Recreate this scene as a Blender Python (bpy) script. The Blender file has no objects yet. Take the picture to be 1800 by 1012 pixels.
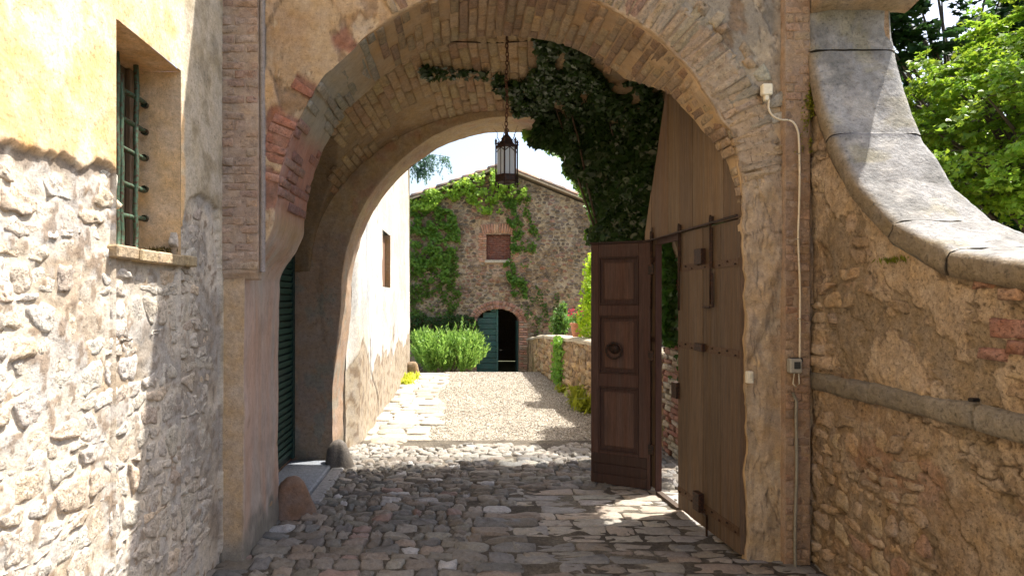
import bpy, math, random
import numpy as np
from mathutils import Vector, Matrix
random.seed(7); np.random.seed(7)
RNG = np.random.RandomState(11)
SC = bpy.context.scene
COL = SC.collection

# ------------------------------------------------------------------ camera, light, exposure
F, CX, CY, EYE = 1100.0, 812.0, 525.0, 1.76          # metric camera recovered from the photograph (1800 px wide)
cam_d = bpy.data.cameras.new('camera'); cam = bpy.data.objects.new('camera', cam_d); COL.objects.link(cam)
cam.location = (0, 0, EYE); cam.rotation_euler = (math.radians(90), 0, 0)
cam_d.sensor_width = 36; cam_d.lens = 36*F/1800; cam_d.shift_x = (900-CX)/1800; cam_d.shift_y = (CY-506)/1800
cam_d.clip_start = 0.05; cam_d.clip_end = 500
SC.camera = cam
SUN_AZ = math.radians(26); SUN_EL = math.radians(62)  # azimuth measured from +X towards +Y
sv = Vector((math.cos(SUN_EL)*math.cos(SUN_AZ), math.cos(SUN_EL)*math.sin(SUN_AZ), math.sin(SUN_EL)))
w = bpy.data.worlds.new('World'); SC.world = w; w.use_nodes = True
nt = w.node_tree; nt.nodes.clear()
sky = nt.nodes.new('ShaderNodeTexSky'); sky.sky_type = 'NISHITA'; sky.sun_disc = False
sky.sun_elevation = SUN_EL; sky.sun_rotation = math.radians(90)-SUN_AZ
sky.air_density = 1.0; sky.dust_density = 4.2; sky.ozone_density = 0.5
bg = nt.nodes.new('ShaderNodeBackground'); bg.inputs[1].default_value = 0.15
wo = nt.nodes.new('ShaderNodeOutputWorld'); nt.links.new(sky.outputs[0], bg.inputs[0]); nt.links.new(bg.outputs[0], wo.inputs[0])
sd = bpy.data.lights.new('sun', 'SUN'); sun = bpy.data.objects.new('sun', sd); COL.objects.link(sun)
sd.energy = 5.0; sd.angle = math.radians(0.53); sd.color = (1.0, 0.95, 0.88)
sun.rotation_euler = sv.to_track_quat('Z', 'Y').to_euler(); sun.location = (6, 3, 12)
SC.view_settings.view_transform = 'Standard'; SC.view_settings.look = 'None'
SC.view_settings.gamma = 1; SC.view_settings.use_curve_mapping = False
SC.view_settings.exposure = 1.2
SC.render.engine = 'CYCLES'
SC.cycles.max_bounces = 8; SC.cycles.diffuse_bounces = 5; SC.cycles.transparent_max_bounces = 6
SC.cycles.use_denoising = True

def WX(px, Y): return (px-CX)*Y/F
def WZ(py, Y): return EYE-(py-CY)*Y/F
def S(r, g, b, k=1.0):
    c = np.array([r, g, b])/255.0
    return np.where(c <= .04045, c/12.92, ((c+.055)/1.055)**2.4)*k

# ------------------------------------------------------------------ noise
LAT = RNG.rand(64, 64, 64).astype(np.float32)
def vn(x, y, z):
    x, y, z = np.broadcast_arrays(np.asarray(x, float), np.asarray(y, float), np.asarray(z, float))
    xi, yi, zi = np.floor(x).astype(int), np.floor(y).astype(int), np.floor(z).astype(int)
    fx, fy, fz = x-xi, y-yi, z-zi
    fx, fy, fz = fx*fx*(3-2*fx), fy*fy*(3-2*fy), fz*fz*(3-2*fz)
    r = 0
    for a in (0, 1):
        for b in (0, 1):
            for c in (0, 1):
                r = r + LAT[(xi+a) & 63, (yi+b) & 63, (zi+c) & 63]*(fx if a else 1-fx)*(fy if b else 1-fy)*(fz if c else 1-fz)
    return r*2-1
def fbm(x, y, z, s, o=4, g=.5):
    r = 0; a = 1; t = 0
    for k in range(o):
        r = r + a*vn(np.asarray(x)*s+17.3*k, np.asarray(y)*s+5.1*k, np.asarray(z)*s+9.7*k); t += a; a *= g; s *= 2.03
    return r/t
def sst(a, b, x):
    t = np.clip((np.asarray(x, float)-a)/(b-a), 0, 1); return t*t*(3-2*t)
def mixc(c, d, m):
    m = np.asarray(m)[..., None]; return c*(1-m)+np.asarray(d)*m

# ------------------------------------------------------------------ materials
MATS = {}
def new_mat(name):
    m = bpy.data.materials.new(name); m.use_nodes = True; m.node_tree.nodes.clear(); return m, m.node_tree
def N(t, k, **kw):
    n = t.nodes.new(k)
    for a, b in kw.items(): setattr(n, a, b)
    return n
def masonry(name, scale=1.0, var=.35, bump=.5, rough=.92, stretch=(1, 1, 1), dist=.01, spec=.25, satlo=.45, sathi=1.1, pit=.3):
    """colour from the 'Col' attribute, modulated by world-space grain; two scales of bump"""
    m, t = new_mat(name); L = t.links.new
    g = N(t, 'ShaderNodeNewGeometry'); mp = N(t, 'ShaderNodeMapping'); mp.inputs['Scale'].default_value = [s*scale for s in stretch]
    L(g.outputs['Position'], mp.inputs['Vector'])
    at = N(t, 'ShaderNodeAttribute'); at.attribute_name = 'Col'
    n1 = N(t, 'ShaderNodeTexNoise'); n1.inputs['Scale'].default_value = 22; n1.inputs['Detail'].default_value = 6; n1.inputs['Roughness'].default_value = .65
    n2 = N(t, 'ShaderNodeTexNoise'); n2.inputs['Scale'].default_value = 110; n2.inputs['Detail'].default_value = 3; n2.inputs['Roughness'].default_value = .7
    n3 = N(t, 'ShaderNodeTexVoronoi'); n3.inputs['Scale'].default_value = 38; n3.feature = 'F1'
    for n in (n1, n2, n3): L(mp.outputs[0], n.inputs['Vector'])
    r1 = N(t, 'ShaderNodeMapRange'); r1.inputs['From Min'].default_value = .25; r1.inputs['From Max'].default_value = .75
    r1.inputs['To Min'].default_value = 1-var; r1.inputs['To Max'].default_value = 1+var*.8
    L(n1.outputs['Fac'], r1.inputs['Value'])
    r2 = N(t, 'ShaderNodeMapRange'); r2.inputs['From Min'].default_value = .3; r2.inputs['From Max'].default_value = .7
    r2.inputs['To Min'].default_value = 1-var*.6; r2.inputs['To Max'].default_value = 1+var*.5
    L(n2.outputs['Fac'], r2.inputs['Value'])
    mu = N(t, 'ShaderNodeMath', operation='MULTIPLY'); L(r1.outputs[0], mu.inputs[0]); L(r2.outputs[0], mu.inputs[1])
    n5 = N(t, 'ShaderNodeTexNoise'); n5.inputs['Scale'].default_value = 48; n5.inputs['Detail'].default_value = 5; n5.inputs['Roughness'].default_value = .75; L(mp.outputs[0], n5.inputs['Vector'])
    rp = N(t, 'ShaderNodeMapRange'); rp.inputs['From Min'].default_value = .44; rp.inputs['From Max'].default_value = .34; rp.inputs['To Min'].default_value = 1; rp.inputs['To Max'].default_value = 1-pit
    L(n5.outputs['Fac'], rp.inputs['Value']); mu2 = N(t, 'ShaderNodeMath', operation='MULTIPLY'); L(mu.outputs[0], mu2.inputs[0]); L(rp.outputs[0], mu2.inputs[1])
    sc = N(t, 'ShaderNodeVectorMath', operation='SCALE'); L(at.outputs['Color'], sc.inputs[0]); L(mu2.outputs[0], sc.inputs['Scale'])
    # small warm / cool drift of the grain
    hs = N(t, 'ShaderNodeHueSaturation'); L(sc.outputs[0], hs.inputs['Color'])
    r3 = N(t, 'ShaderNodeMapRange'); r3.inputs['To Min'].default_value = satlo; r3.inputs['To Max'].default_value = sathi
    n4 = N(t, 'ShaderNodeTexNoise'); n4.inputs['Scale'].default_value = 7; n4.inputs['Detail'].default_value = 4; L(mp.outputs[0], n4.inputs['Vector'])
    L(n4.outputs['Fac'], r3.inputs['Value']); L(r3.outputs[0], hs.inputs['Saturation'])
    bs = N(t, 'ShaderNodeBsdfPrincipled'); L(hs.outputs[0], bs.inputs['Base Color']); bs.inputs['Roughness'].default_value = rough
    bs.inputs['Specular IOR Level'].default_value = spec
    ad = N(t, 'ShaderNodeMath', operation='MULTIPLY_ADD'); L(n2.outputs['Fac'], ad.inputs[0]); ad.inputs[1].default_value = .35; L(n1.outputs['Fac'], ad.inputs[2])
    ad2 = N(t, 'ShaderNodeMath', operation='MULTIPLY_ADD'); L(n3.outputs['Distance'], ad2.inputs[0]); ad2.inputs[1].default_value = .3; L(ad.outputs[0], ad2.inputs[2])
    ad3 = N(t, 'ShaderNodeMath', operation='MULTIPLY_ADD'); L(rp.outputs[0], ad3.inputs[0]); ad3.inputs[1].default_value = .8; L(ad2.outputs[0], ad3.inputs[2])
    bp = N(t, 'ShaderNodeBump'); bp.inputs['Strength'].default_value = bump; bp.inputs['Distance'].default_value = dist
    L(ad3.outputs[0], bp.inputs['Height']); L(bp.outputs[0], bs.inputs['Normal'])
    o = N(t, 'ShaderNodeOutputMaterial'); L(bs.outputs[0], o.inputs[0]); MATS[name] = m; return m
masonry('rubble', 1.4, .38, .9, dist=.012, pit=.42)
masonry('plaster', 1.2, .26, .6, dist=.008, pit=.34)
masonry('smooth_plaster', 1, .16, .4, dist=.006, stretch=(1, 1, .22))
masonry('brickwork', 1.4, .36, .8, dist=.008, pit=.45)
masonry('cobble', 1.4, .3, .6, rough=.72, spec=.4, dist=.008)
masonry('slab', 1.1, .30, .8, dist=.012, pit=.35)
masonry('gravel', 2.2, .6, 1.0, dist=.014)
masonry('barn_stone', .6, .4, .9, dist=.02, pit=.5)
masonry('wood', 1.4, .4, .5, rough=.7, stretch=(2.2, 2.2, .10), dist=.005, spec=.3)
masonry('painted_wood', 1, .25, .35, rough=.6, stretch=(1, .2, 1), dist=.004, spec=.35)
masonry('clay', 1.2, .25, .4, rough=.85)
masonry('flat_paint', .8, .12, .15, rough=.55, spec=.4)
def iron():
    m, t = new_mat('iron'); L = t.links.new
    bs = N(t, 'ShaderNodeBsdfPrincipled'); n = N(t, 'ShaderNodeTexNoise'); n.inputs['Scale'].default_value = 60; n.inputs['Detail'].default_value = 5
    g = N(t, 'ShaderNodeNewGeometry'); L(g.outputs['Position'], n.inputs['Vector'])
    at = N(t, 'ShaderNodeAttribute'); at.attribute_name = 'Col'
    mx = N(t, 'ShaderNodeMix', data_type='RGBA'); mx.inputs[7].default_value = (.07, .028, .012, 1)
    cr = N(t, 'ShaderNodeMapRange'); cr.inputs['From Min'].default_value = .45; cr.inputs['From Max'].default_value = .65
    L(n.outputs['Fac'], cr.inputs['Value']); L(cr.outputs[0], mx.inputs[0]); L(at.outputs['Color'], mx.inputs[6]); L(mx.outputs[2], bs.inputs['Base Color'])
    bs.inputs['Metallic'].default_value = .35; bs.inputs['Roughness'].default_value = .6
    bp = N(t, 'ShaderNodeBump'); bp.inputs['Strength'].default_value = .5; bp.inputs['Distance'].default_value = .003
    L(n.outputs['Fac'], bp.inputs['Height']); L(bp.outputs[0], bs.inputs['Normal'])
    o = N(t, 'ShaderNodeOutputMaterial'); L(bs.outputs[0], o.inputs[0]); MATS['iron'] = m
iron()
def leafmat(name, trans=.45, rough=.5, spec=.35):
    m, t = new_mat(name); L = t.links.new
    at = N(t, 'ShaderNodeAttribute'); at.attribute_name = 'Col'
    g = N(t, 'ShaderNodeNewGeometry'); n = N(t, 'ShaderNodeTexNoise'); n.inputs['Scale'].default_value = 40; L(g.outputs['Position'], n.inputs['Vector'])
    r = N(t, 'ShaderNodeMapRange'); r.inputs['To Min'].default_value = .75; r.inputs['To Max'].default_value = 1.25; L(n.outputs['Fac'], r.inputs['Value'])
    sc = N(t, 'ShaderNodeVectorMath', operation='SCALE'); L(at.outputs['Color'], sc.inputs[0]); L(r.outputs[0], sc.inputs['Scale'])
    bs = N(t, 'ShaderNodeBsdfPrincipled'); L(sc.outputs[0], bs.inputs['Base Color']); bs.inputs['Roughness'].default_value = rough; bs.inputs['Specular IOR Level'].default_value = spec
    tr = N(t, 'ShaderNodeBsdfTranslucent'); hs = N(t, 'ShaderNodeHueSaturation'); hs.inputs['Hue'].default_value = .488; hs.inputs['Saturation'].default_value = 1.0; hs.inputs['Value'].default_value = 1.5
    L(sc.outputs[0], hs.inputs['Color']); L(hs.outputs[0], tr.inputs['Color'])
    mx = N(t, 'ShaderNodeMixShader'); mx.inputs[0].default_value = trans; L(bs.outputs[0], mx.inputs[1]); L(tr.outputs[0], mx.inputs[2])
    o = N(t, 'ShaderNodeOutputMaterial'); L(mx.outputs[0], o.inputs[0]); MATS[name] = m
leafmat('leaf', .45); leafmat('ivy_leaf', .22, .38, .5); leafmat('petal', .4)
def glass():
    m, t = new_mat('frosted_glass'); L = t.links.new
    bs = N(t, 'ShaderNodeBsdfPrincipled'); bs.inputs['Base Color'].default_value = (.85, .9, .95, 1); bs.inputs['Roughness'].default_value = .35
    tr = N(t, 'ShaderNodeBsdfTranslucent'); tr.inputs['Color'].default_value = (.85, .9, .95, 1)
    n = N(t, 'ShaderNodeTexNoise'); n.inputs['Scale'].default_value = 25
    mr = N(t, 'ShaderNodeMapRange'); mr.inputs['To Min'].default_value = .5; mr.inputs['To Max'].default_value = .8; L(n.outputs['Fac'], mr.inputs['Value'])
    mx = N(t, 'ShaderNodeMixShader'); L(mr.outputs[0], mx.inputs[0]); L(bs.outputs[0], mx.inputs[1]); L(tr.outputs[0], mx.inputs[2])
    o = N(t, 'ShaderNodeOutputMaterial'); L(mx.outputs[0], o.inputs[0]); MATS['frosted_glass'] = m
glass()

# ------------------------------------------------------------------ object helpers
def tag(o, label=None, cat=None, group=None, kind=None):
    if label: o['label'] = label
    if cat: o['category'] = cat
    if group: o['group'] = group
    if kind: o['kind'] = kind
    return o
def thing(name, loc, label, cat, group=None):
    o = bpy.data.objects.new(name, None); COL.objects.link(o); o.location = loc; o.empty_display_size = .2
    return tag(o, label, cat, group)
def worldloc(o):
    l = Vector(o.location)
    while o.parent: o = o.parent; l += Vector(o.location)
    return l
def link(name, me, mat, parent=None, loc=None, kind=None):
    """me holds world coordinates; the origin is moved to loc (default: its bounding-box centre)"""
    o = bpy.data.objects.new(name, me)
    if mat: me.materials.append(MATS[mat]) if len(me.materials) == 0 else None
    n = len(me.vertices); co = np.empty(n*3, np.float32); me.vertices.foreach_get('co', co); co = co.reshape(-1, 3)
    if loc is None: loc = (co.min(0)+co.max(0))/2 if n else np.zeros(3)
    loc = np.array(loc, float); co -= loc.astype(np.float32); me.vertices.foreach_set('co', co.ravel()); me.update()
    o.location = Vector(loc)-(worldloc(parent) if parent else Vector((0, 0, 0)))
    if parent: o.parent = parent
    COL.objects.link(o)
    if kind: o['kind'] = kind
    return o
def mesh(V, Fc, C=(.5, .5, .5), smooth=True, name='mesh'):
    me = bpy.data.meshes.new(name); V = np.asarray(V, np.float32).reshape(-1, 3)
    if isinstance(Fc, np.ndarray):
        k = Fc.shape[1]; nf = len(Fc)
        me.vertices.add(len(V)); me.vertices.foreach_set('co', V.ravel())
        me.loops.add(nf*k); me.loops.foreach_set('vertex_index', Fc.ravel().astype(np.int32))
        me.polygons.add(nf); me.polygons.foreach_set('loop_start', np.arange(0, nf*k, k, dtype=np.int32))
        me.update(calc_edges=True)
    else:
        me.from_pydata(V.tolist(), [], Fc)
    C = np.asarray(C, np.float32)
    if C.ndim == 1: C = np.tile(C, (len(V), 1))
    a = me.color_attributes.new('Col', 'FLOAT_COLOR', 'POINT')
    a.data.foreach_set('color', np.c_[np.clip(C.reshape(-1, 3), 0.003, .95), np.ones(len(V))].astype(np.float32).ravel())
    if smooth and len(me.polygons): me.polygons.foreach_set('use_smooth', np.ones(len(me.polygons), bool))
    me.validate(); return me
def grid(P, C, mask=None, smooth=True):
    """P (n,m,3) vertices, C colours, mask (n-1,m-1) faces kept"""
    n, m = P.shape[:2]; i = np.arange(n*m).reshape(n, m)
    q = np.stack([i[:-1, :-1], i[1:, :-1], i[1:, 1:], i[:-1, 1:]], -1)
    q = q[mask] if mask is not None else q.reshape(-1, 4)
    C = np.asarray(C)
    if C.ndim == 1: C = np.tile(C, (n*m, 1))
    return mesh(P.reshape(-1, 3), q, C.reshape(-1, 3), smooth)
class MB:
    def __init__(s): s.v = []; s.f = []; s.c = []
    def add(s, V, Fc, c=(.5, .5, .5)):
        b = len(s.v); V = [tuple(map(float, p)) for p in V]; s.v += V; s.f += [tuple(int(i)+b for i in f) for f in Fc]
        c = np.asarray(c, float)
        s.c += [tuple(c)]*len(V) if c.ndim == 1 else [tuple(k) for k in c]; return s
    def box(s, o, ax, ay, az, c=(.5, .5, .5), bev=0.0):
        """o corner, three edge vectors"""
        o, ax, ay, az = map(Vector, (o, ax, ay, az))
        if bev <= 0:
            V = [o+ax*i+ay*j+az*k for k in (0, 1) for j in (0, 1) for i in (0, 1)]
            return s.add(V, [(0, 2, 3, 1), (4, 5, 7, 6), (0, 1, 5, 4), (2, 6, 7, 3), (0, 4, 6, 2), (1, 3, 7, 5)], c)
        L = [ax.length, ay.length, az.length]; b = [min(bev/l, .45) for l in L]; V = []; idx = {}
        for i in (0, 1):
            for j in (0, 1):
                for k in (0, 1):
                    p = [i, j, k]
                    for a in range(3):
                        t = [p[q]+(b[q] if p[q] == 0 else -b[q]) if q != a else p[q] for q in range(3)]
                        idx[(i, j, k, a)] = len(V); V.append(o+ax*t[0]+ay*t[1]+az*t[2])
        Fc = []
        for a in range(3):
            u, v = [q for q in range(3) if q != a]
            for sd_ in (0, 1):
                r = []
                for (p, q) in ((0, 0), (1, 0), (1, 1), (0, 1)):
                    t = [0, 0, 0]; t[a] = sd_; t[u] = p; t[v] = q; r.append(idx[(*t, a)])
                Fc.append(tuple(r))
            for p in (0, 1):
                for q in (0, 1):
                    t0 = [0, 0, 0]; t0[u] = p; t0[v] = q; t1 = list(t0); t1[a] = 1
                    Fc.append((idx[(*t0, u)], idx[(*t1, u)], idx[(*t1, v)], idx[(*t0, v)]))
        for i in (0, 1):
            for j in (0, 1):
                for k in (0, 1): Fc.append(tuple(idx[(i, j, k, a)] for a in range(3)))
        return s.add(V, Fc, c)
    def tube(s, pts, r, c=(.5, .5, .5), n=8, closed=False):
        pts = [Vector(p) for p in pts]; m = len(pts); V = []; rr = r if hasattr(r, '__len__') else [r]*m
        up = Vector((.3, .2, 1)).normalized()
        for i, p in enumerate(pts):
            d = (pts[(i+1) % m]-pts[i-1]) if closed else (pts[min(i+1, m-1)]-pts[max(i-1, 0)])
            d.normalize(); a = d.cross(up)
            if a.length < .05: a = d.cross(Vector((1, 0, 0)))
            a.normalize(); b = d.cross(a)
            for k in range(n):
                t = 2*math.pi*k/n; V.append(p+(a*math.cos(t)+b*math.sin(t))*rr[i])
        Fc = []
        for i in range(m if closed else m-1):
            for k in range(n): Fc.append((i*n+k, i*n+(k+1) % n, ((i+1) % m)*n+(k+1) % n, ((i+1) % m)*n+k))
        if not closed: Fc += [tuple(range(n)), tuple(range((m-1)*n, m*n))]
        return s.add(V, Fc, c)
    def lathe(s, o, prof, c=(.5, .5, .5), n=20, jit=0.0):
        V = []; o = Vector(o)
        for (r, z) in prof:
            for k in range(n):
                t = 2*math.pi*k/n; q = r*(1+jit*float(vn(math.cos(t)*1.3+3, math.sin(t)*1.3+7, z*4+1)))
                V.append(o+Vector((q*math.cos(t), q*math.sin(t), z)))
        m = len(prof); Fc = [(i*n+k, i*n+(k+1) % n, (i+1)*n+(k+1) % n, (i+1)*n+k) for i in range(m-1) for k in range(n)]
        Fc += [tuple(range(n)), tuple(range((m-1)*n, m*n))]
        return s.add(V, Fc, c)
    def me(s, smooth=False): return mesh(np.array(s.v), s.f, np.array(s.c), smooth)
    def build(s, name, mat, parent=None, smooth=False, loc=None, kind=None): return link(name, s.me(smooth), mat, parent, loc, kind)

# ---- Voronoi masonry
def clip(poly, p, n):
    out = []; m = len(poly)
    for i in range(m):
        a, b = poly[i], poly[(i+1) % m]
        da = (a[0]-p[0])*n[0]+(a[1]-p[1])*n[1]; db = (b[0]-p[0])*n[0]+(b[1]-p[1])*n[1]
        if da <= 0: out.append(a)
        if (da < 0 < db) or (db < 0 < da):
            t = da/(da-db); out.append((a[0]+(b[0]-a[0])*t, a[1]+(b[1]-a[1])*t))
    return out
def voronoi(sites, R):
    """cells of sites in their own metric"""
    P = np.asarray(sites, float); out = []
    for i in range(len(P)):
        d = P-P[i]; dd = (d**2).sum(1); nb = np.argsort(dd)[1:15]
        x, y = P[i]; poly = [(x-R, y-R), (x+R, y-R), (x+R, y+R), (x-R, y+R)]
        for j in nb:
            if dd[j] > 4*R*R*2: break
            poly = clip(poly, (P[i]+P[j])/2, d[j])
            if len(poly) < 3: break
        out.append(poly)
    return out
def courses(u0, u1, v0, v1, wf, hf, jit=.3, rnd=None):
    """sites laid in rough courses; wf, hf give width and height at (u,v)"""
    rnd = rnd or random.Random(3); v = v0; S_ = []; k = 0
    while v < v1:
        h = hf(v)*rnd.uniform(.8, 1.2); u = u0+rnd.random()*.1
        while u < u1:
            ww = wf(u, v)*rnd.choice((.6, .8, 1, 1, 1.2, 1.5)); S_.append((u+ww/2, v+h/2+rnd.uniform(-jit, jit)*h)); u += ww
        v += h
    return S_
def pieces_from_sites(sites, asp, R, gap, rnd, wob=.12, keep=None, n_sub=2):
    P = [(u, v*asp) for u, v in sites]; out = []
    for (su, sv_), poly in zip(sites, voronoi(P, R)):
        if len(poly) < 3 or (keep and not keep(su, sv_)): continue
        q = np.array([(a, b/asp) for a, b in poly])
        # subdivide long edges, one Chaikin pass, shrink
        r = []
        for i in range(len(q)):
            a, b = q[i], q[(i+1) % len(q)]
            r += [a*.8+b*.2, a*.2+b*.8] if np.linalg.norm(b-a) > .02 else [(a+b)/2]
        q = np.array(r); c = q.mean(0); d = q-c; ln = np.linalg.norm(d, axis=1)[:, None]+1e-6
        sz = ln.mean(); q = c+d*np.clip((ln-gap)/ln, .3, 1)
        q += np.array([[rnd.gauss(0, 1), rnd.gauss(0, 1)] for _ in q])*sz*wob*.3
        out.append((q, c, sz))
    return out
def laid(u0, u1, v0, v1, wf, hf, gap, rnd, keep=None, jit=.12, rnd_c=.3, amp=.2):
    """pieces laid in wavering courses: four-sided, with uneven joints and worn corners"""
    rows = [v0]; out = []
    while rows[-1] < v1: rows.append(rows[-1]+hf(rows[-1])*rnd.uniform(.8, 1.25))
    def bv(k, u): return rows[k]+(amp*hf(rows[k])*float(fbm(u*1.0, rows[k]*7.1, 3.3, 2.6, 3)) if 0 < k else 0)*2
    for k in range(len(rows)-1):
        u = u0-rnd.random()*wf(u0, rows[k]); 
        while u < u1:
            hh = rows[k+1]-rows[k]; ww = wf(u, rows[k])*rnd.choice((.6, .8, .9, 1, 1.1, 1.3, 1.6)); um, vm = u+ww/2, rows[k]+hh/2
            if u > u0-wf(u0, v0)*.5 and (keep is None or keep(um, vm)):
                sl = rnd.uniform(-jit, jit)*hh; sr = rnd.uniform(-jit, jit)*hh; g = gap/2; r_ = rnd_c*min(ww, hh); pts = []
                a0, a1 = u+g, u+ww-g
                for (fu, fv) in ((r_/ww, 0), (.5, 0), (1-r_/ww, 0), (1, r_/hh), (1, .5), (1, 1-r_/hh), (1-r_/ww, 1), (.5, 1), (r_/ww, 1), (0, 1-r_/hh), (0, .5), (0, r_/hh)):
                    uu = a0+(a1-a0)*fu+(sl*(1-fu)+sr*fu)*(fv-.5)
                    lo, hi = bv(k, uu)+g, bv(k+1, uu)-g
                    pts.append((uu+rnd.gauss(0, .025)*hh, lo+(hi-lo)*fv+rnd.gauss(0, .03)*hh))
                q = np.array(pts); out.append((q, q.mean(0), min(ww, hh)*.5))
            u += ww
    return out
def rect_poly(u, v, wu, hv, rnd, j=.004):
    q = [(u-wu/2, v-hv/2), (u, v-hv/2), (u+wu/2, v-hv/2), (u+wu/2, v+hv/2), (u, v+hv/2), (u-wu/2, v+hv/2)]
    q = np.array([(a+rnd.uniform(-j, j), b+rnd.uniform(-j, j)) for a, b in q]); return q, np.array([u, v]), min(wu, hv)*.6
def dome(q, c, h, depth, bev, rnd, frame, dome_=.25, rough=.15):
    """stone: skirt, shoulder ring, top ring, centre -> world verts + faces"""
    n = len(q); d = q-c; ln = np.linalg.norm(d, axis=1)[:, None]+1e-6
    ins = c+d*np.clip((ln-bev)/ln, .2, 1); tilt = np.array([rnd.uniform(-1, 1), rnd.uniform(-1, 1)])*rough*h/ max(ln.mean(), .01)
    def ring(p, hh, jj): return [frame(a, b, hh+tilt@(np.array((a, b))-c)+rnd.uniform(-jj, jj)*h*rough) for a, b in p]
    mid = c+(ins-c)*.55
    V = ring(q, -depth, 0)+ring(q, h*.35, 1)+ring(ins, h*(1-dome_), 1)+ring(mid, h, 1)+[frame(c[0], c[1], h*(1+rnd.uniform(-.5, 1)*rough))]
    Fc = [(k*n+i, k*n+(i+1) % n, (k+1)*n+(i+1) % n, (k+1)*n+i) for k in range(3) for i in range(n)]
    Fc += [(3*n+i, 3*n+(i+1) % n, 4*n) for i in range(n)]
    return V, Fc
def rubble_stone(q, c, h, depth, rnd, frame, amp=.35, wob=.06):
    """finer stone with chipped outline and pitted top: resampled outline, five rings"""
    n0 = len(q); m = 18; seg = np.r_[0, np.cumsum(np.linalg.norm(np.diff(np.vstack([q, q[:1]]), axis=0), axis=1))]
    t = np.linspace(0, seg[-1], m, endpoint=False); Q = np.vstack([q, q[:1]]); p = np.stack([np.interp(t, seg, Q[:, 0]), np.interp(t, seg, Q[:, 1])], 1)
    d = p-c; sz = np.linalg.norm(d, axis=1).mean(); sd_ = rnd.random()*50
    p = c+d*(1+wob*2*vn(p[:, 0]*38, p[:, 1]*38, sd_)[:, None]); tilt = np.array([rnd.uniform(-1, 1), rnd.uniform(-1, 1)])*.25*h/max(sz, .02)
    V = []
    for f, z in ((1.02, -1), (1.0, .45), (.93, .86), (.66, 1.0), (.34, 1.02)):
        r = c+(p-c)*f; z_ = np.full(m, -depth) if z < 0 else h*z+(r-c)@tilt+h*amp*(vn(r[:, 0]*30, r[:, 1]*30, sd_)+.5*vn(r[:, 0]*70, r[:, 1]*70, sd_+4))*(.4 if f > .95 else 1)
        V += [frame(a, b, w_) for (a, b), w_ in zip(r, z_)]
    V.append(frame(c[0], c[1], h*1.02))
    Fc = [(k*m+i, k*m+(i+1) % m, (k+1)*m+(i+1) % m, (k+1)*m+i) for k in range(4) for i in range(m)]+[(4*m+i, 4*m+(i+1) % m, 5*m) for i in range(m)]
    return V, Fc
def lay(parent, name, mat, specs, limit=300, smooth=True, root_kind=None, rest_name=None):
    """specs: list of (V,F,color). The largest in the picture become objects, the rest one joined part."""
    sz = []
    for V, Fc, c in specs:
        p = np.array([(CX+F*v[0]/max(v[1], .3), CY-F*(v[2]-EYE)/max(v[1], .3)) for v in (V[0], V[len(V)//5], V[2*len(V)//5], V[-1])])
        e = np.ptp(p, axis=0); vis = (p[:, 0].max() > -60) and (p[:, 0].min() < 1860) and (p[:, 1].min() < 1060) and (p[:, 1].max() > -60)
        sz.append(max(e[0], e[1])*(1 if vis else .01))
    order = np.argsort(sz)[::-1]; res = []
    for i in order[:limit]:
        V, Fc, c = specs[i]; res.append(link(name, mesh(V, Fc, c, smooth), mat, parent))
    if len(order) > limit:
        b = MB()
        for i in order[limit:]: b.add(*specs[i])
        b.build(rest_name or name, mat, parent, smooth, kind='stuff')
    return res
def vary(c, rnd, a=.15, h=.06):
    k = 1+rnd.uniform(-a, a); return np.clip(np.array([c[0]*k*(1+rnd.uniform(-h, h)), c[1]*k, c[2]*k*(1+rnd.uniform(-h, h))]), .01, .95)
def pick(pal, rnd): return np.array(pal[rnd.randrange(len(pal))])

# ---- foliage
LEAF_IVY = np.array([(0, -.5), (.42, -.38), (.5, -.02), (.22, .08), (0, .55), (-.22, .08), (-.5, -.02), (-.42, -.38)])
LEAF_OVAL = np.array([(0, -.5), (.26, -.12), (.2, .25), (0, .5), (-.2, .25), (-.26, -.12)])
LEAF_BLADE = np.array([(0, -.5), (.07, 0), (0, .5), (-.07, 0)])
LEAF_LOBED = np.array([(0, -.5), (.3, -.3), (.5, .05), (.2, .02), (0, .5), (-.2, .02), (-.5, .05), (-.3, -.3)])
def leaves(P, Nn, size, col, shape, down=None, curl=.12, rs=None):
    """one mesh of many leaves: centres P, normals Nn, sizes, colours"""
    rs = rs or RNG; P = np.asarray(P, float); n = len(P)
    Nn = Nn/(np.linalg.norm(Nn, axis=1)[:, None]+1e-9)
    if down is None: down = rs.normal(size=(n, 3))
    t = down-(down*Nn).sum(1)[:, None]*Nn; t /= np.linalg.norm(t, axis=1)[:, None]+1e-9
    b = np.cross(Nn, t); k = len(shape)
    V = P[:, None, :]+(b[:, None, :]*shape[None, :, 0, None]+t[:, None, :]*shape[None, :, 1, None])*np.asarray(size)[:, None, None]
    V += Nn[:, None, :]*(-np.abs(shape[None, :, 0, None])*curl*2*np.asarray(size)[:, None, None])
    Fc = np.arange(n*k).reshape(n, k)
    return mesh(V.reshape(-1, 3), Fc, np.repeat(col, k, axis=0), False)
def leafcol(n, base, var=.3, yellow=.2, rs=None):
    rs = rs or RNG; k = 1+rs.uniform(-var, var, (n, 1)); c = np.tile(np.asarray(base), (n, 1))*k
    y = rs.uniform(0, yellow, (n, 1)); c = c*(1-y)+np.array([c[:, 1]*.95, c[:, 1]*1.05, c[:, 2]*.7]).T*y
    return np.clip(c, .004, .6)

print('helpers ready')
# ------------------------------------------------------------------ main dimensions
YF, YB0, YB1 = 4.17, 6.40, 7.20       # facade plane, near and far face of the rear arch
XL, XR = -1.62, 2.34                  # courtyard walls
YI = 4.95                             # back edge of the front arch
HTOP = 5.45

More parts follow.
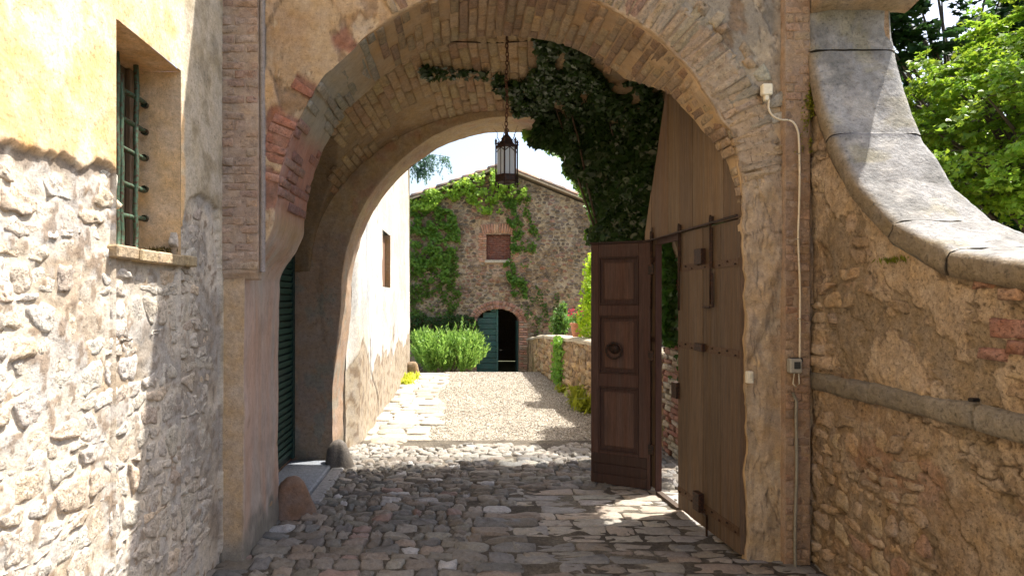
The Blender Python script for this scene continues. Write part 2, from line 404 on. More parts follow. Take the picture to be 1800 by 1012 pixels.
# ------------------------------------------------------------------ ground
BRICK_PAL = [S(168, 120, 92), S(150, 100, 78), S(178, 138, 108), S(140, 104, 84)]
def ground_z(Y): return -.62*sst(14.9, 17.4, Y)
ys = np.concatenate([np.linspace(-60, -2, 12), np.linspace(-1.6, 14.5, 200), np.linspace(14.6, 18, 30), np.linspace(18.5, 90, 16)])
xs = np.concatenate([np.linspace(-70, -3, 14), np.linspace(-2.6, 4, 90), np.linspace(4.5, 70, 14)])
X, Y = np.meshgrid(xs, ys, indexing='ij')
inr = (np.abs(X-.6) < 3.3) & (Y > -1.6) & (Y < 16)
Z = ground_z(Y)+np.where(inr, .008*fbm(X, Y, 0, 3, 4), 0)-.012
c0 = mixc(np.ones(X.shape+(3,))*S(178, 166, 144), S(156, 144, 122), sst(-.2, .4, fbm(X, Y, 3, 1.2, 4)))
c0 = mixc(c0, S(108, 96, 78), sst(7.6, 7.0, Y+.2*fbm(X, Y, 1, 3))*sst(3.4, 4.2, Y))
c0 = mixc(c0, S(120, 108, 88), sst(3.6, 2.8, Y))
go = (np.abs(X) > 3.2) | (Y > 17)
c0 = mixc(c0, S(88, 100, 50), np.where(go, .85, 0)*sst(4.6, 6.5, np.abs(X)+np.where(Y > 17, 5, 0)))
ground = link('ground', grid(np.stack([X, Y, Z], -1), c0), 'gravel', loc=(0, 0, 0), kind='structure')
tag(ground, 'pale gravel and bare earth ground running from the courtyard through the arch to the barn')

# cobbled pavement under the arch
pav = bpy.data.objects.new('pavement', None); COL.objects.link(pav); pav.location = (.2, 5.6, 0)
tag(pav, 'worn cobbled pavement laid through the arched passage', kind='structure')
rnd = random.Random(5)
Xg, Yg = np.meshgrid(np.linspace(-1.8, 2.6, 160), np.linspace(3.3, 7.75, 160), indexing='ij')
cg = mixc(np.ones(Xg.shape+(3,))*S(104, 90, 68), S(138, 122, 92), sst(-.3, .5, fbm(Xg, Yg, 2, 4, 4)))
link('mortar_bed', grid(np.stack([Xg, Yg, .011+.006*fbm(Xg, Yg, 0, 9, 3)], -1), cg), 'gravel', pav)
def cw(u, v):
    if u < .05: return .135 if v > 4.6 else .16
    if u < .42: return .2 if v > 5.1 else .3
    return (.42 if v < 5.75 else .17)
def ch(v): return .10 if v > 5.2 else .12

def cob_keep(u, v):
    if v > 7.45+.1*math.sin(u*5) : return False
    if u < -1.3 and 4.98 < v < 6.45: return False       # doorstep
    return True
cp = laid(-1.78, -.02, 3.35, 7.6, cw, ch, .012, rnd, cob_keep, .16, .14, .12)
cp += laid(0.0, .40, 3.35, 5.9, cw, lambda v: .16 if v < 5.1 else .12, .012, rnd, cob_keep, .12, .2, .10)
cp += laid(0.0, .45, 5.95, 7.6, cw, ch, .010, rnd, cob_keep, .15, .18, .12)
cp += laid(.42, 2.40, 3.35, 4.45, lambda u, v: .24, lambda v: .12, .010, rnd, cob_keep, .2, .2, .16)
cp += laid(.42, 2.40, 4.5, 5.75, lambda u, v: .34, lambda v: .15, .007, rnd, cob_keep, .1, .12, .08)
cp += laid(.47, 2.40, 5.8, 7.6, lambda u, v: .15, lambda v: .11, .010, rnd, cob_keep, .12, .15, .10)
greys = [S(150, 140, 122), S(136, 128, 114), S(158, 146, 124), S(142, 126, 104), S(152, 132, 104), S(128, 124, 116), S(144, 132, 110)]
specs = []
for q, c, sz in cp:
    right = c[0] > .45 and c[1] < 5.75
    h = (.026+rnd.random()*.014) if not right else .016+rnd.random()*.006
    col = vary(pick(greys, rnd), rnd, .2)
    if c[0] < .5 and rnd.random() < .05: col = S(196, 192, 186)
    if c[0] < 0 and rnd.random() < .04: col = S(168, 128, 106)
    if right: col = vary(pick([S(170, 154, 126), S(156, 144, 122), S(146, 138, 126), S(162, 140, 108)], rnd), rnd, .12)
    if right and c[1] > 4.5: col = col*1.35+.03*(c[0] > .9)  # slabs by the gate are paler, lightened further to paint the sun patch brighter
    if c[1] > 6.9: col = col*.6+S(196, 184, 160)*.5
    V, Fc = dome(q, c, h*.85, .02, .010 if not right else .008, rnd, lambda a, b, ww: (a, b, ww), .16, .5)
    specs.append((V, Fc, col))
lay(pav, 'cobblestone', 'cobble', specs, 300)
# pale flagstones along the left of the lane
flag = bpy.data.objects.new('flagstone_path', None); COL.objects.link(flag); flag.location = (-.8, 10.5, 0)
tag(flag, 'pale flagstone path along the foot of the left lane wall', kind='structure')
sp = []
for q, c, sz in laid(-1.22, -.36, 7.55, 14.4, lambda u, v: .36, lambda v: .27, .012, rnd, lambda a, b_: a < -.50+.10*math.sin(b_*2.3), .15, .15, .10):
    V, Fc = dome(q, c, .014+rnd.random()*.008, .02, .02, rnd, lambda a, b, ww: (a, b, ww+float(ground_z(b))), .15, .4)
    sp.append((V, Fc, vary(pick([S(186, 176, 154), S(172, 160, 138), S(194, 184, 164)], rnd), rnd, .1)))
lay(flag, 'flagstone', 'slab', sp, 300)
# gravel: loose pebbles
def pebbles(name, n, x0, x1, y0, y1, s0, s1, parent=None, cols=None, dens=None):
    rs = np.random.RandomState(9); x = rs.uniform(x0, x1, n); y = y0+(y1-y0)*rs.rand(n)**1.3
    if dens is not None: m = dens(x, y, rs.rand(n)); x, y = x[m], y[m]; n = len(x)
    s = rs.uniform(s0, s1, n)*(1+(y-y0)*.02)
    base = np.array([(1, 0, 0), (-1, 0, 0), (0, 1, 0), (0, -1, 0), (0, 0, .6), (0, 0, -.6)])
    j = base[None]+rs.uniform(-.35, .35, (n, 6, 3)); V = j*s[:, None, None]+np.stack([x, y, ground_z(y)+s*.1], -1)[:, None, :]
    T = np.array([(0, 2, 4), (2, 1, 4), (1, 3, 4), (3, 0, 4), (2, 0, 5), (1, 2, 5), (3, 1, 5), (0, 3, 5)])
    Fc = (T[None]+np.arange(n)[:, None, None]*6).reshape(-1, 3); cols = np.array(cols); C = cols[rs.randint(len(cols), size=n)]*rs.uniform(.7, 1.15, (n, 1))
    return link(name, mesh(V.reshape(-1, 3), Fc, np.repeat(C, 6, 0), False), 'cobble', parent, kind='stuff')
o = pebbles('gravel', 26000, -.42, 2.0, 7.2, 15.2, .006, .013, None, [S(198, 186, 164), S(174, 162, 140), S(212, 202, 184), S(136, 124, 106)], lambda x, y, r: x > -.38+.12*np.sin(y*2))
tag(o, 'loose pale gravel covering the sunlit lane beyond the arch')
o = pebbles('grit', 2600, -1.7, 2.3, 3.5, 7.4, .003, .008, None, [S(190, 180, 160), S(120, 104, 84), S(150, 130, 100)])
tag(o, 'scattered grit and small chips between the cobblestones')
print('ground done')
# ------------------------------------------------------------------ gatehouse
YB0 = 6.60
gate = thing('gatehouse', (.36, 5.6, 0), 'old gatehouse of peeling ochre plaster and brick with a deep round arched passage', 'gatehouse')
def arch_profile(cx, cz, rx, rz, jl, jr, zf, n=300, nj=90):
    """points from the left foot over the crown to the right foot, with splayed springing"""
    L_ = [(jl, z) for z in np.linspace(0, zf, nj)]
    a = np.linspace(math.pi, 0, n); A = [(cx+rx*math.cos(t), cz+rz*math.sin(t)) for t in a]
    L2 = [(jl+(A[0][0]-jl)*float(sst(0, 1, s)), zf+(cz-zf)*s) for s in np.linspace(0, 1, 22)[1:-1]]
    R2 = [(A[-1][0]+(jr-A[-1][0])*float(sst(0, 1, s)), cz+(zf-cz)*s) for s in np.linspace(0, 1, 22)[1:-1]]
    R_ = [(jr, z) for z in np.linspace(zf, 0, nj)]
    return np.array(L_+L2+A+R2+R_)
FC = (.32, 2.28); FR = 1.56
PF = arch_profile(FC[0], FC[1], FR, FR, -1.45, 1.895, 1.86)
jag = np.stack([fbm(PF[:, 0], PF[:, 1], 4, 5, 4)*.03, fbm(PF[:, 0], PF[:, 1], 9, 5, 4)*.03], 1)
damp = np.where(PF[:, 0] > 1.6, 1.3, np.where(PF[:, 0] < -1.3, .35, .7))[:, None]
PF = PF+jag*damp
RC = (.53, 1.80); RR = (1.80, 1.88)
PR = arch_profile(RC[0], RC[1], RR[0], RR[1], -1.365, 2.335, .75)
PR = PR+np.stack([fbm(PR[:, 0], PR[:, 1], 2, 4, 3)*.01, fbm(PR[:, 0], PR[:, 1], 6, 4, 3)*.01], 1)
def outward(P, c, zf, x0, x1, z1):
    Q = []
    for x, z in P:
        if z < c[1]-.02: Q.append((x0 if x < c[0] else x1, max(z, 0))); continue
        dx, dz = x-c[0], max(z-c[1], 0); t = 1e9
        if dx < 0: t = min(t, (x0-c[0])/dx)
        if dx > 0: t = min(t, (x1-c[0])/dx)
        if dz > 1e-6: t = min(t, (z1-c[1])/dz)
        Q.append((c[0]+dx*t, c[1]+dz*t))
    return np.array(Q)
def arch_face(P, Q, M=84, pw=1.25):
    t = np.linspace(0, 1, M)**pw
    return P[:, None, :]*(1-t)[None, :, None]+Q[:, None, :]*t[None, :, None]

# --- facade sheet: colours are the wall's own materials (ochre limewash, bare render, brick, pale stone)
OCH = S(226, 176, 104); TAN = S(200, 170, 126); TAN2 = S(186, 150, 104); GRY = S(158, 150, 140); RED = S(176, 106, 76); PNK = S(196, 164, 148); BRN = S(158, 122, 84)
FA = arch_face(PF, outward(PF, FC, 1.86, XL, XR, HTOP), 96)
Xf, Zf = FA[..., 0], FA[..., 1]
def facade_fields(X, Z):
    u = CX+F*X/YF; v = CY-F*(Z-EYE)/YF
    n1 = fbm(X, Z, 1.5, 2.2, 5); n2 = fbm(X, Z, 7.5, 7, 4); n3 = fbm(X, Z, 3.1, 18, 3); n4 = fbm(X, Z, 11, 4, 4)
    C = np.ones(X.shape+(3,))*TAN
    C = mixc(C, TAN2, sst(-.1, .35, n1)); C = mixc(C, GRY, .55*sst(.05, .4, n4)*sst(1000, 1250, u))
    C = mixc(C, GRY, .75*sst(1050, 1180, u-25*n2)*sst(190, 60, v+60*n1+.18*(1300-u)))
    H = .006*n1+.005*n2+.0025*n3
    # a lost top coat of render: crisp edges, rough darker bed below
    def lost(lo, sd, f, a, b_):
        l_ = fbm(X*a, Z*b_, sd, f, 6, .55)-lo; m_ = sst(0, .018, l_); e_ = np.exp(-((l_-.004)/.010)**2); return m_, e_
    for (lo, sd, f, dep_, cc_, zone) in ((.10, 14.2, 1.3, .012, GRY*.80, sst(640, 760, u)*sst(1372, 1360, u)), (.16, 25.7, 2.6, .008, BRN*.9, sst(465, 480, u)*sst(1372, 1360, u)), (.20, 3.9, 4.5, .005, S(206, 186, 156), sst(465, 470, u))):
        m_, e_ = lost(lo, sd, f, 1, 1); m_ = m_*zone*sst(520, 470, v*(u < 900)); e_ = e_*zone*sst(520, 470, v*(u < 900))
        C = mixc(C, cc_*(1+.25*n3[..., None]), .75*m_); C = mixc(C, BRN*.45, .6*e_); H -= dep_*m_*(1+.5*n2)
    # bare render patch with a torn edge in the left spandrel, ochre limewash around it
    pe = np.hypot((u-540)/78, (v-100)/112)+.28*n4+.12*n2
    och = sst(1.0, 1.03, pe)*sst(690, 560, u+v*.3+40*n1)*sst(462, 466, u)
    C = mixc(C, OCH*.85, och*.55+.4*och*sst(486, 478, u)*sst(100, 130, v)*sst(260, 230, v)); H += .014*och*sst(620, 560, u)
    C = mixc(C, BRN*.6, .8*np.exp(-((pe-1.0)/.022)**2)*sst(640, 600, u))
    # bricks laid bare around the arch ring
    for (a, b, ra, rb) in ((492, 238, 34, 48), (478, 333, 30, 44), (541, 158, 22, 17), (612, 76, 28, 18)):
        xa, za = (a-CX)*YF/F, EYE-(b-CY)*YF/F; ang0 = math.atan2(za-FC[1], xa-FC[0]); ang = np.arctan2(Z-FC[1], X-FC[0]); da = (ra+rb)*.5*YF/F/FR*(1.0 if rb > 30 else .62)
        m = sst(.012, -.012, np.abs(ang-ang0)-da+.03*n2+.02*n3)*sst(.02, .0, np.hypot(X-FC[0], Z-FC[1])-FR-(.17 if rb > 30 else .13)+.10*n2+.05*n3); C = mixc(C, RED*(.8+.35*n3[..., None]), m*.9); H -= .008*m
    # pale eroded stones over the right haunch
    rr = np.hypot(X-FC[0], Z-FC[1]); ring = np.exp(-((rr-FR-.30)/.05)**2)*sst(1090, 1150, u)
    C = mixc(C, S(196, 184, 164), .6*ring*sst(-.2, .2, n2))
    ri = sst(.30, .20, rr-FR)*sst(640, 760, u); C = mixc(C, TAN2*1.02, .6*ri)
    H += .022*sst(.02, .0, np.abs(rr-FR-.27)-.0)*0+.02*sst(.31, .24, rr-FR+.03*n2)*sst(620, 760, u)
    # right jamb: rough washed stone with vertical cracks
    rj = sst(1300, 1312, u)*sst(1370, 1345, u)*sst(300, 330, v)
    C = mixc(C, S(204, 174, 130), .6*rj); H += rj*(.020*fbm(X*2.2, Z*.8, 4, 5, 4)+.012+.008*n3)
    cr = np.abs(fbm(X*1.6, Z*.7, 8, 3, 4)); H -= .008*sst(.02, .0, cr)*sst(600, 700, u+200*(u < 1000)*(u > 470)); C = mixc(C, BRN*.5, .6*sst(.012, .0, cr)*sst(1290, 1310, u))
    C = mixc(C, BRN*.5, .7*sst(.022, .0, np.abs(fbm(X, Z, 21, 2.1, 5)))*sst(1180, 1240, u))
    # left pier below the brick pilaster: smooth orange wash, then the greyish jamb edge
    pier = sst(388, 392, u-4*n2)*sst(437, 433, u+5*n2+.012*np.maximum(v-500, 0))*sst(488, 500, v+8*n2)
    C = mixc(C, S(226, 186, 132), pier*(.95)); H = H*(1-pier)+pier*(.004*n1+.008)
    jm = sst(428, 436, u+.012*np.maximum(v-500, 0))*sst(400, 470, v)*(u < 500); C = mixc(C, S(200, 176, 160), jm*.8)
    C = mixc(C, S(150, 146, 138), .85*sst(925, 975, v+30*n2)*(u < 500)); H += .02*sst(930, 990, v+20*n2)*(u < 520)
    C = mixc(C, S(158, 150, 148), .9*sst(458, 461, u)*sst(469, 466, u)*sst(470, 440, v)*(u < 500))
    C = mixc(C, GRY*.8, .5*sst(387, 383, u))
    # moss on the right edge
    ms = sst(.1, .35, n2+.3*n1)*sst(1392, 1404, u)*sst(1436, 1420, u)*sst(120, 150, v)*sst(260, 225, v); C = mixc(C, S(132, 134, 34), ms*.9); H += .012*ms
    C = mixc(C, BRN, .35*sst(1395, 1412, u)*sst(.0, .3, n4)); C *= (1+.10*n2+.07*n3)[..., None]
    return C, H
Cf, Hf = facade_fields(Xf, Zf)
fade = np.ones_like(Hf); fade[:, 0] = 0
Pf = np.stack([Xf, YF-Hf*fade, Zf], -1)
facade = link('facade', grid(Pf, Cf), 'plaster', gate)

# --- front intrados
def strip(P, depth, y0, ns, cfun, nrm_amp=.012, seed=3):
    T = np.gradient(P, axis=0); Nn = np.stack([T[:, 1], -T[:, 0]], 1); Nn /= np.linalg.norm(Nn, axis=1)[:, None]   # towards the opening
    t = np.linspace(0, 1, ns); y = y0+depth[:, None]*t[None]
    x = np.repeat(P[:, None, 0], ns, 1); z = np.repeat(P[:, None, 1], ns, 1)
    h = nrm_amp*fbm(x, y, z+seed, 5, 4); h[:, 0] = 0
    x2 = x+Nn[:, None, 0]*h; z2 = z+Nn[:, None, 1]*h
    return grid(np.stack([x2, y, z2], -1), cfun(x, y, z)), Nn
dep = np.full(len(PF), YI-YF)
rt = PF[:, 0] > .95
dep[rt] = np.interp(PF[rt, 1], [2.3, 2.66, 2.91, 3.27, 3.5], [.06, .13, .27, .43, YI-YF])
def intr_col(x, y, z):
    n1 = fbm(x, y, z, 3, 4); n2 = fbm(x, y, z, 9, 3); streak = fbm(x*6, y*6, z*.5, 1.6, 4)
    C = np.ones(x.shape+(3,))*TAN2
    left = sst(-.55, -.95, x); C = mixc(C, S(186, 120, 98), left*sst(2.2, 2.5, z)*sst(3.05, 2.85, z+.1*n1)*.9)
    C = mixc(C, S(172, 162, 146), sst(2.85, 3.05, z+.1*n1)*sst(3.55, 3.4, z)*left)
    jm = sst(2.35, 2.1, z+.2*n1)*(x < -.9); C = mixc(C, S(196, 168, 150), jm); C = mixc(C, S(206, 158, 128), jm*sst(.0, .3, streak)*.6); C = mixc(C, S(188, 178, 170), jm*sst(.05, .4, -streak)*.6)
    C = mixc(C, S(140, 134, 124), jm*sst(.35, .1, z+.2*n2))
    C = mixc(C, S(200, 168, 116), .5*sst(1.0, 1.5, x)); C *= (1+.12*n2)[..., None]
    return C
me, NF = strip(PF, dep, YF, 46, intr_col, .014)
link('arch_soffit', me, 'smooth_plaster', gate)
# bricks of the front arch soffit and ring (pieces)
rnd = random.Random(8)
def on_arch(c, R, y, ang): return (c[0]+R*math.cos(ang), y, c[1]+R*math.sin(ang))
specs = []
nang = 68
for i in range(nang):
    a0 = math.pi*(.02+.96*i/nang); am = a0+math.pi*.48/nang
    xm = FC[0]+FR*math.cos(am); zm = FC[1]+FR*math.sin(am)
    dd = YI-YF if xm < .95 else float(np.interp(zm, [2.3, 2.66, 2.91, 3.27, 3.5], [.06, .13, .27, .43, YI-YF]))
    off = .0 if i % 2 else .13; yy = YF+.012; segs = [off] if off else []
    while yy < YF+dd-.05:
        ln = segs.pop() if segs else .255; ln = min(ln, YF+dd-.01-yy)
        if ln > .05 and rnd.random() < (.9 if xm > -.2 else .5):
            q, c, sz = rect_poly(am, yy+ln/2, math.pi*.96/nang-.008, ln-.012, rnd, .003)
            col = vary(pick([S(178, 150, 116), S(196, 166, 124), S(168, 132, 102), S(186, 156, 118)], rnd), rnd, .12)
            if xm < -.5 and zm < 3.0: col = vary(pick([S(176, 112, 92), S(164, 106, 92), S(186, 132, 112)], rnd), rnd, .12)
            elif xm < -.6: col = vary(S(172, 162, 148), rnd, .1)
            hh = rnd.uniform(.010, .017)
            V, Fc = dome(q, c, hh, .02, .006, rnd, lambda a, b, w_: on_arch(FC, FR-w_, b, a), .25, .3)
            specs.append((V, Fc, col))
        yy += ln if ln > .05 else .1
lay(gate, 'soffit_brick', 'brickwork', specs, 300, True)
# ring bricks on the face
specs = []
for i in range(74):
    am = math.pi*(.045+.91*i/74); xm = FC[0]+(FR+.13)*math.cos(am); zm = FC[1]+(FR+.13)*math.sin(am); u = CX+F*xm/YF; v = CY-F*(zm-EYE)/YF
    bare = [abs(u-490) < 34 and abs(v-238) < 40, abs(u-474) < 34 and abs(v-333) < 34, abs(u-541) < 22 and abs(v-158) < 12, abs(u-612) < 24 and abs(v-76) < 12]
    left = any(bare)
    if not left and u < 680: continue
    r0, r1 = (.01, .16) if not left else (.0, .16)
    if u > 1100: r1 = .30+rnd.uniform(-.03, .03)
    wa = math.pi*.91/74-.009/FR
    q, c, sz = rect_poly(am, FR+(r0+r1)/2, wa, r1-r0, rnd, .004)
    if left: col = vary(pick([S(178, 104, 74), S(168, 94, 68), S(188, 122, 92)], rnd), rnd, .15)
    elif u > 1130: col = vary(pick([S(186, 160, 120), S(188, 156, 110), S(172, 150, 120), S(190, 156, 108)], rnd), rnd, .1)
    else: col = vary(pick([S(180, 154, 118), S(160, 122, 96), S(192, 164, 124)], rnd), rnd, .12)
    V, Fc = dome(q, c, rnd.uniform(.019, .024) if not left else rnd.uniform(.002, .008), .02, .008, rnd, lambda a, b, w_: (FC[0]+b*math.cos(a), YF-w_-(0 if left else .004*float(vn(a*9, b*9, 2))), FC[1]+b*math.sin(a)), .3, .5)
    specs.append((V, Fc, col))
for k in range(17):   # pale extrados stones above the right haunch
    am = math.radians(62-k*2.9)
    if rnd.random() < .25: continue
    q, c, sz = rect_poly(am+rnd.uniform(-.008, .008), FR+.37+rnd.uniform(-.03, .03), .047*rnd.uniform(.6, 1.1), .11*rnd.uniform(.5, 1.2), rnd, .010)
    V, Fc = dome(q, c, rnd.uniform(.008, .022), .02, .012, rnd, lambda a, b, w_: (FC[0]+b*math.cos(a), YF-w_, FC[1]+b*math.sin(a)), .4, .5)
    specs.append((V, Fc, vary(pick([S(198, 188, 170), S(184, 172, 152), S(192, 166, 126), S(176, 148, 116)], rnd), rnd, .1)))
lay(gate, 'voussoir', 'brickwork', specs, 300, True)
# --- brick pilasters left and right of the arch (thin courses, half covered with wash)
def pilaster(px0, px1, py0, py1, proud, name, pal, seed, lab):
    r = random.Random(seed); x0, x1 = WX(px0, YF), WX(px1, YF); z1, z0 = WZ(py0, YF), WZ(py1, YF)
    n, m = 40, 260; xs_ = np.linspace(x0, x1, n); zs_ = np.linspace(z0, z1, m); X, Z = np.meshgrid(xs_, zs_, indexing='ij')
    h = proud+.004*fbm(X, Z, seed, 12, 3); h = h*sst(z0, z0+.05, Z+.05*fbm(X, Z, seed+7, 9, 3))+.001; h[0] = -.02; h[-1] = -.02; h[:, 0] = -.02
    C = mixc(np.ones(X.shape+(3,))*pal[0], pal[1], sst(-.2, .3, fbm(X, Z, seed, 5, 4)))
    base = link(name, grid(np.stack([X, YF-h, Z], -1), C), 'plaster', gate)
    z = z0+.01; row = 0; sp = []
    while z < z1-.03:
        hh = .058*r.uniform(.85, 1.15); cuts = [x0+.004, x0+(x1-x0)*(.38 if row % 2 else .66), x1-.004]
        for a, b in zip(cuts[:-1], cuts[1:]):
            if r.random() < .10 or z < z0+.05: continue
            q, c, sz = rect_poly((a+b)/2, z+hh/2, b-a-.012, hh-.008, r, .004)
            V, Fc = dome(q, c, r.uniform(.001, .008 if seed == 3 else .005), .012, .009, r, lambda s, t, w_: (s, YF-proud-w_+.004*float(vn(s*14, t*14, 2)), t), .3, .6)
            nn = float(fbm(c[0], c[1], seed+3, 4, 3)); col = mixc(pick(pal[2:], r), pal[0], .68+.5*nn if nn > -.9 else 0)
            sp.append((V, Fc, vary(col, r, .1)))
        z += hh; row += 1
    lay(base, 'brick', 'brickwork', sp, 300, True)
    return base
pilaster(387, 458, -60, 492, .024, 'brick_pilaster', [S(202, 172, 146), S(188, 156, 134), S(184, 138, 116), S(174, 120, 100), S(198, 156, 130), S(190, 146, 122)], 3, '')
pilaster(1372, 1418, -60, 1010, .05, 'brick_pilaster', [S(178, 144, 106), S(164, 128, 94), S(166, 116, 86), S(176, 130, 96), S(186, 146, 108), S(150, 108, 82)], 6, '')
# rounded vertical moulding between the left pilaster and the ochre spandrel
b = MB(); b.tube([(WX(463, YF), YF-.012+.004*math.sin(z*3), z) for z in np.linspace(WZ(478, YF), 4.1, 40)], .017, S(168, 158, 160), 8); b.build('corner_bead', 'plaster', gate, True)

# --- vault over the passage
def vmain(X, Y):
    t = np.clip((Y-YI)/(YB0-YI), -.4, 1); cx = .35+.18*t; a = 2.12; zs = 2.25-.2*t; cr = 3.98-.23*t
    return zs+(cr-zs)*np.sqrt(np.clip(1-((X-cx)/a)**2, 0, 1))
def vault_z(X, Y):
    cl = np.where(np.abs(Y-5.75) < .82, 2.3+.95*np.sqrt(np.clip(1-((Y-5.75)/.82)**2, 0, 1)), 0)
    crr = np.where(np.abs(Y-5.75) < .88, 2.9+.92*np.sqrt(np.clip(1-((Y-5.75)/.88)**2, 0, 1)), 0)
    crr = np.maximum(crr, np.where(Y < 5.2, 3.75, 0))
    return np.maximum(vmain(X, Y), np.where(X < .3, cl, crr))
Xv, Yv = np.meshgrid(np.linspace(-1.82, 2.45, 260), np.linspace(4.30, YB0+.01, 130), indexing='ij')
Zv = vault_z(Xv, Yv)+.012*fbm(Xv, Yv, 5, 4, 4)
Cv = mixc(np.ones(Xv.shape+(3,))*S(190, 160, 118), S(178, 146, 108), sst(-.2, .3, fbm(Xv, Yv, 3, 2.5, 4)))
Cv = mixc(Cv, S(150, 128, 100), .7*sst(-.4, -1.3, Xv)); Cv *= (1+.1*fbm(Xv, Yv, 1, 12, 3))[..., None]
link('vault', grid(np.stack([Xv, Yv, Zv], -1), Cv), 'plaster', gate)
rnd = random.Random(21); specs = []
th = -1.12; col_i = 0
while th < 1.15:     # bricks run front to back along the vault, in staggered strips
    dth = .040; y = YI+.01-(.14 if col_i % 2 else 0)
    while y < YB0-.05:
        ln = .27*rnd.uniform(.9, 1.1); y0_, y1_ = max(y, YI+.01), min(y+ln, YB0-.01)
        n_ = float(fbm(th*2, y*1.3, 5, 2, 3))
        xx_ = .44+2.12*math.sin(th+dth/2); ym_ = (y0_+y1_)/2
        if y1_-y0_ > .06 and (n_ > -.28 or th > .1) and float(vault_z(np.array(xx_), np.array(ym_))) < float(vmain(xx_, ym_))+.015:
            q, c, sz = rect_poly(th+dth/2, (y0_+y1_)/2, dth-.0035, y1_-y0_-.009, rnd, .0035)
            def fr(a, b_, w_):
                t = (b_-YI)/(YB0-YI); xx = .35+.18*t+2.12*math.sin(a); zz = float(vmain(xx, b_)); return (xx-w_*math.sin(a), b_, zz-w_*math.cos(a))
            V, Fc = dome(q, c, rnd.uniform(.013, .017), .02, .004, rnd, fr, .2, .4)
            specs.append((V, Fc, vary(pick([S(196, 166, 124), S(188, 156, 116), S(200, 172, 130), S(184, 148, 112)], rnd), rnd, .07)))
        y += ln
    th += dth; col_i += 1
lay(gate, 'vault_brick', 'brickwork', specs, 300, True)
# --- rear arch wall
def rear_col(x, y, z):
    n1 = fbm(x, y, z, 2.5, 4); n2 = fbm(x, y, z, 8, 4); C = np.ones(x.shape+(3,))*S(192, 164, 124)
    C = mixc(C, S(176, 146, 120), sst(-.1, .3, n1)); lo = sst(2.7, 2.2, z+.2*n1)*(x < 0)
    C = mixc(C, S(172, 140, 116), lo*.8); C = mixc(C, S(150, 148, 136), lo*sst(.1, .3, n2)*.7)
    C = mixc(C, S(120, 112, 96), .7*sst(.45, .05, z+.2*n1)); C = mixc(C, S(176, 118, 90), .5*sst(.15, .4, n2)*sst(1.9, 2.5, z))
    return C*(1+.1*n2)[..., None]
QR = outward(PR, RC, .75, -1.82, 2.45, 4.6)
G = arch_face(PR, QR, 40); Xr, Zr = G[..., 0], G[..., 1]; hr = .014*fbm(Xr, Zr, 2, 4, 4)+.01*sst(.26, .2, np.hypot((Xr-RC[0])/RR[0], (Zr-RC[1])/RR[1])*1.84-1.84); hr[:, 0] = 0
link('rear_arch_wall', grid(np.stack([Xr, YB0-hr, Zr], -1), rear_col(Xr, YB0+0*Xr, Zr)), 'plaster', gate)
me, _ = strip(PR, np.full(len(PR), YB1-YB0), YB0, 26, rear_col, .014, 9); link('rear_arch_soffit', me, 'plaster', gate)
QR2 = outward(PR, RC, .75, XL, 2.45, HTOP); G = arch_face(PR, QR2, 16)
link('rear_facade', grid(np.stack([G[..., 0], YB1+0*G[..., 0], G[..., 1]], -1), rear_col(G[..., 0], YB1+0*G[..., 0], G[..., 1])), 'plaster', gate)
# bricks on the right jamb of the rear arch, seen through the wicket
specs = []; z = .02; row = 0; rnd = random.Random(4)
while z < 2.0:
    hh = .062*rnd.uniform(.8, 1.3); cuts = [YB0+.01, YB0+(.2 if row % 2 else .33), YB0+(.42 if row % 2 else .56), YB1-.01]
    for a, b_ in zip(cuts[:-1], cuts[1:]):
        q, c, sz = rect_poly((a+b_)/2, z+hh/2, b_-a-.012, hh-.010, rnd, .005)
        V, Fc = dome(q, c, rnd.uniform(.012, .03), .02, .008, rnd, lambda s, t, w_: (2.325-w_, s, t), .3, .5)
        specs.append((V, Fc, vary(pick([S(176, 116, 96), S(192, 172, 156), S(164, 96, 76), S(200, 190, 178)], rnd), rnd, .12)))
    z += hh; row += 1
lay(gate, 'jamb_brick', 'brickwork', specs, 300)
# --- passage side wall (left), piers, roof slab, flank
Yl, Zl = np.meshgrid(np.linspace(YI-.02, YB0+.02, 60), np.linspace(0, 3.4, 110), indexing='ij')
nl = fbm(2, Yl, Zl, 4, 4); link('passage_wall', grid(np.stack([-1.80+.01*nl, Yl, Zl], -1), mixc(np.ones(Yl.shape+(3,))*S(160, 126, 96), S(150, 92, 66), sst(0, .3, nl))), 'plaster', gate)
b = MB(); b.box((-1.81, YI-.3, 0), (.35, 0, 0), (0, .3, 0), (0, 0, 2.2), TAN2); b.build('jamb_core', 'plaster', gate)
b = MB(); b.box((2.05, 4.26, 0), (.40, 0, 0), (0, .64, 0), (0, 0, 3.9), TAN2, .02); b.build('side_pier', 'plaster', gate)
b = MB(); b.box((2.36, YB0+.004, 0), (.09, 0, 0), (0, YB1-YB0-.008, 0), (0, 0, 3.9), TAN2); b.build('side_pier', 'plaster', gate)
b = MB(); b.box((XL-.3, YF+.03, HTOP), (2.45-XL+.3, 0, 0), (0, YB1-YF+.05, 0), (0, 0, .12), S(150, 110, 84)); b.build('roof', 'brickwork', gate)
b = MB(); b.box((2.40, 4.60, 3.84), (.05, 0, 0), (0, YB1-4.60, 0), (0, 0, HTOP-3.84), TAN2); b.build('side_wall', 'plaster', gate)
b = MB(); b.box((XL-.3, YF+.05, 0), (.1, 0, 0), (0, YB1-YF-.1, 0), (0, 0, HTOP), TAN2); b.build('side_wall', 'plaster', gate)
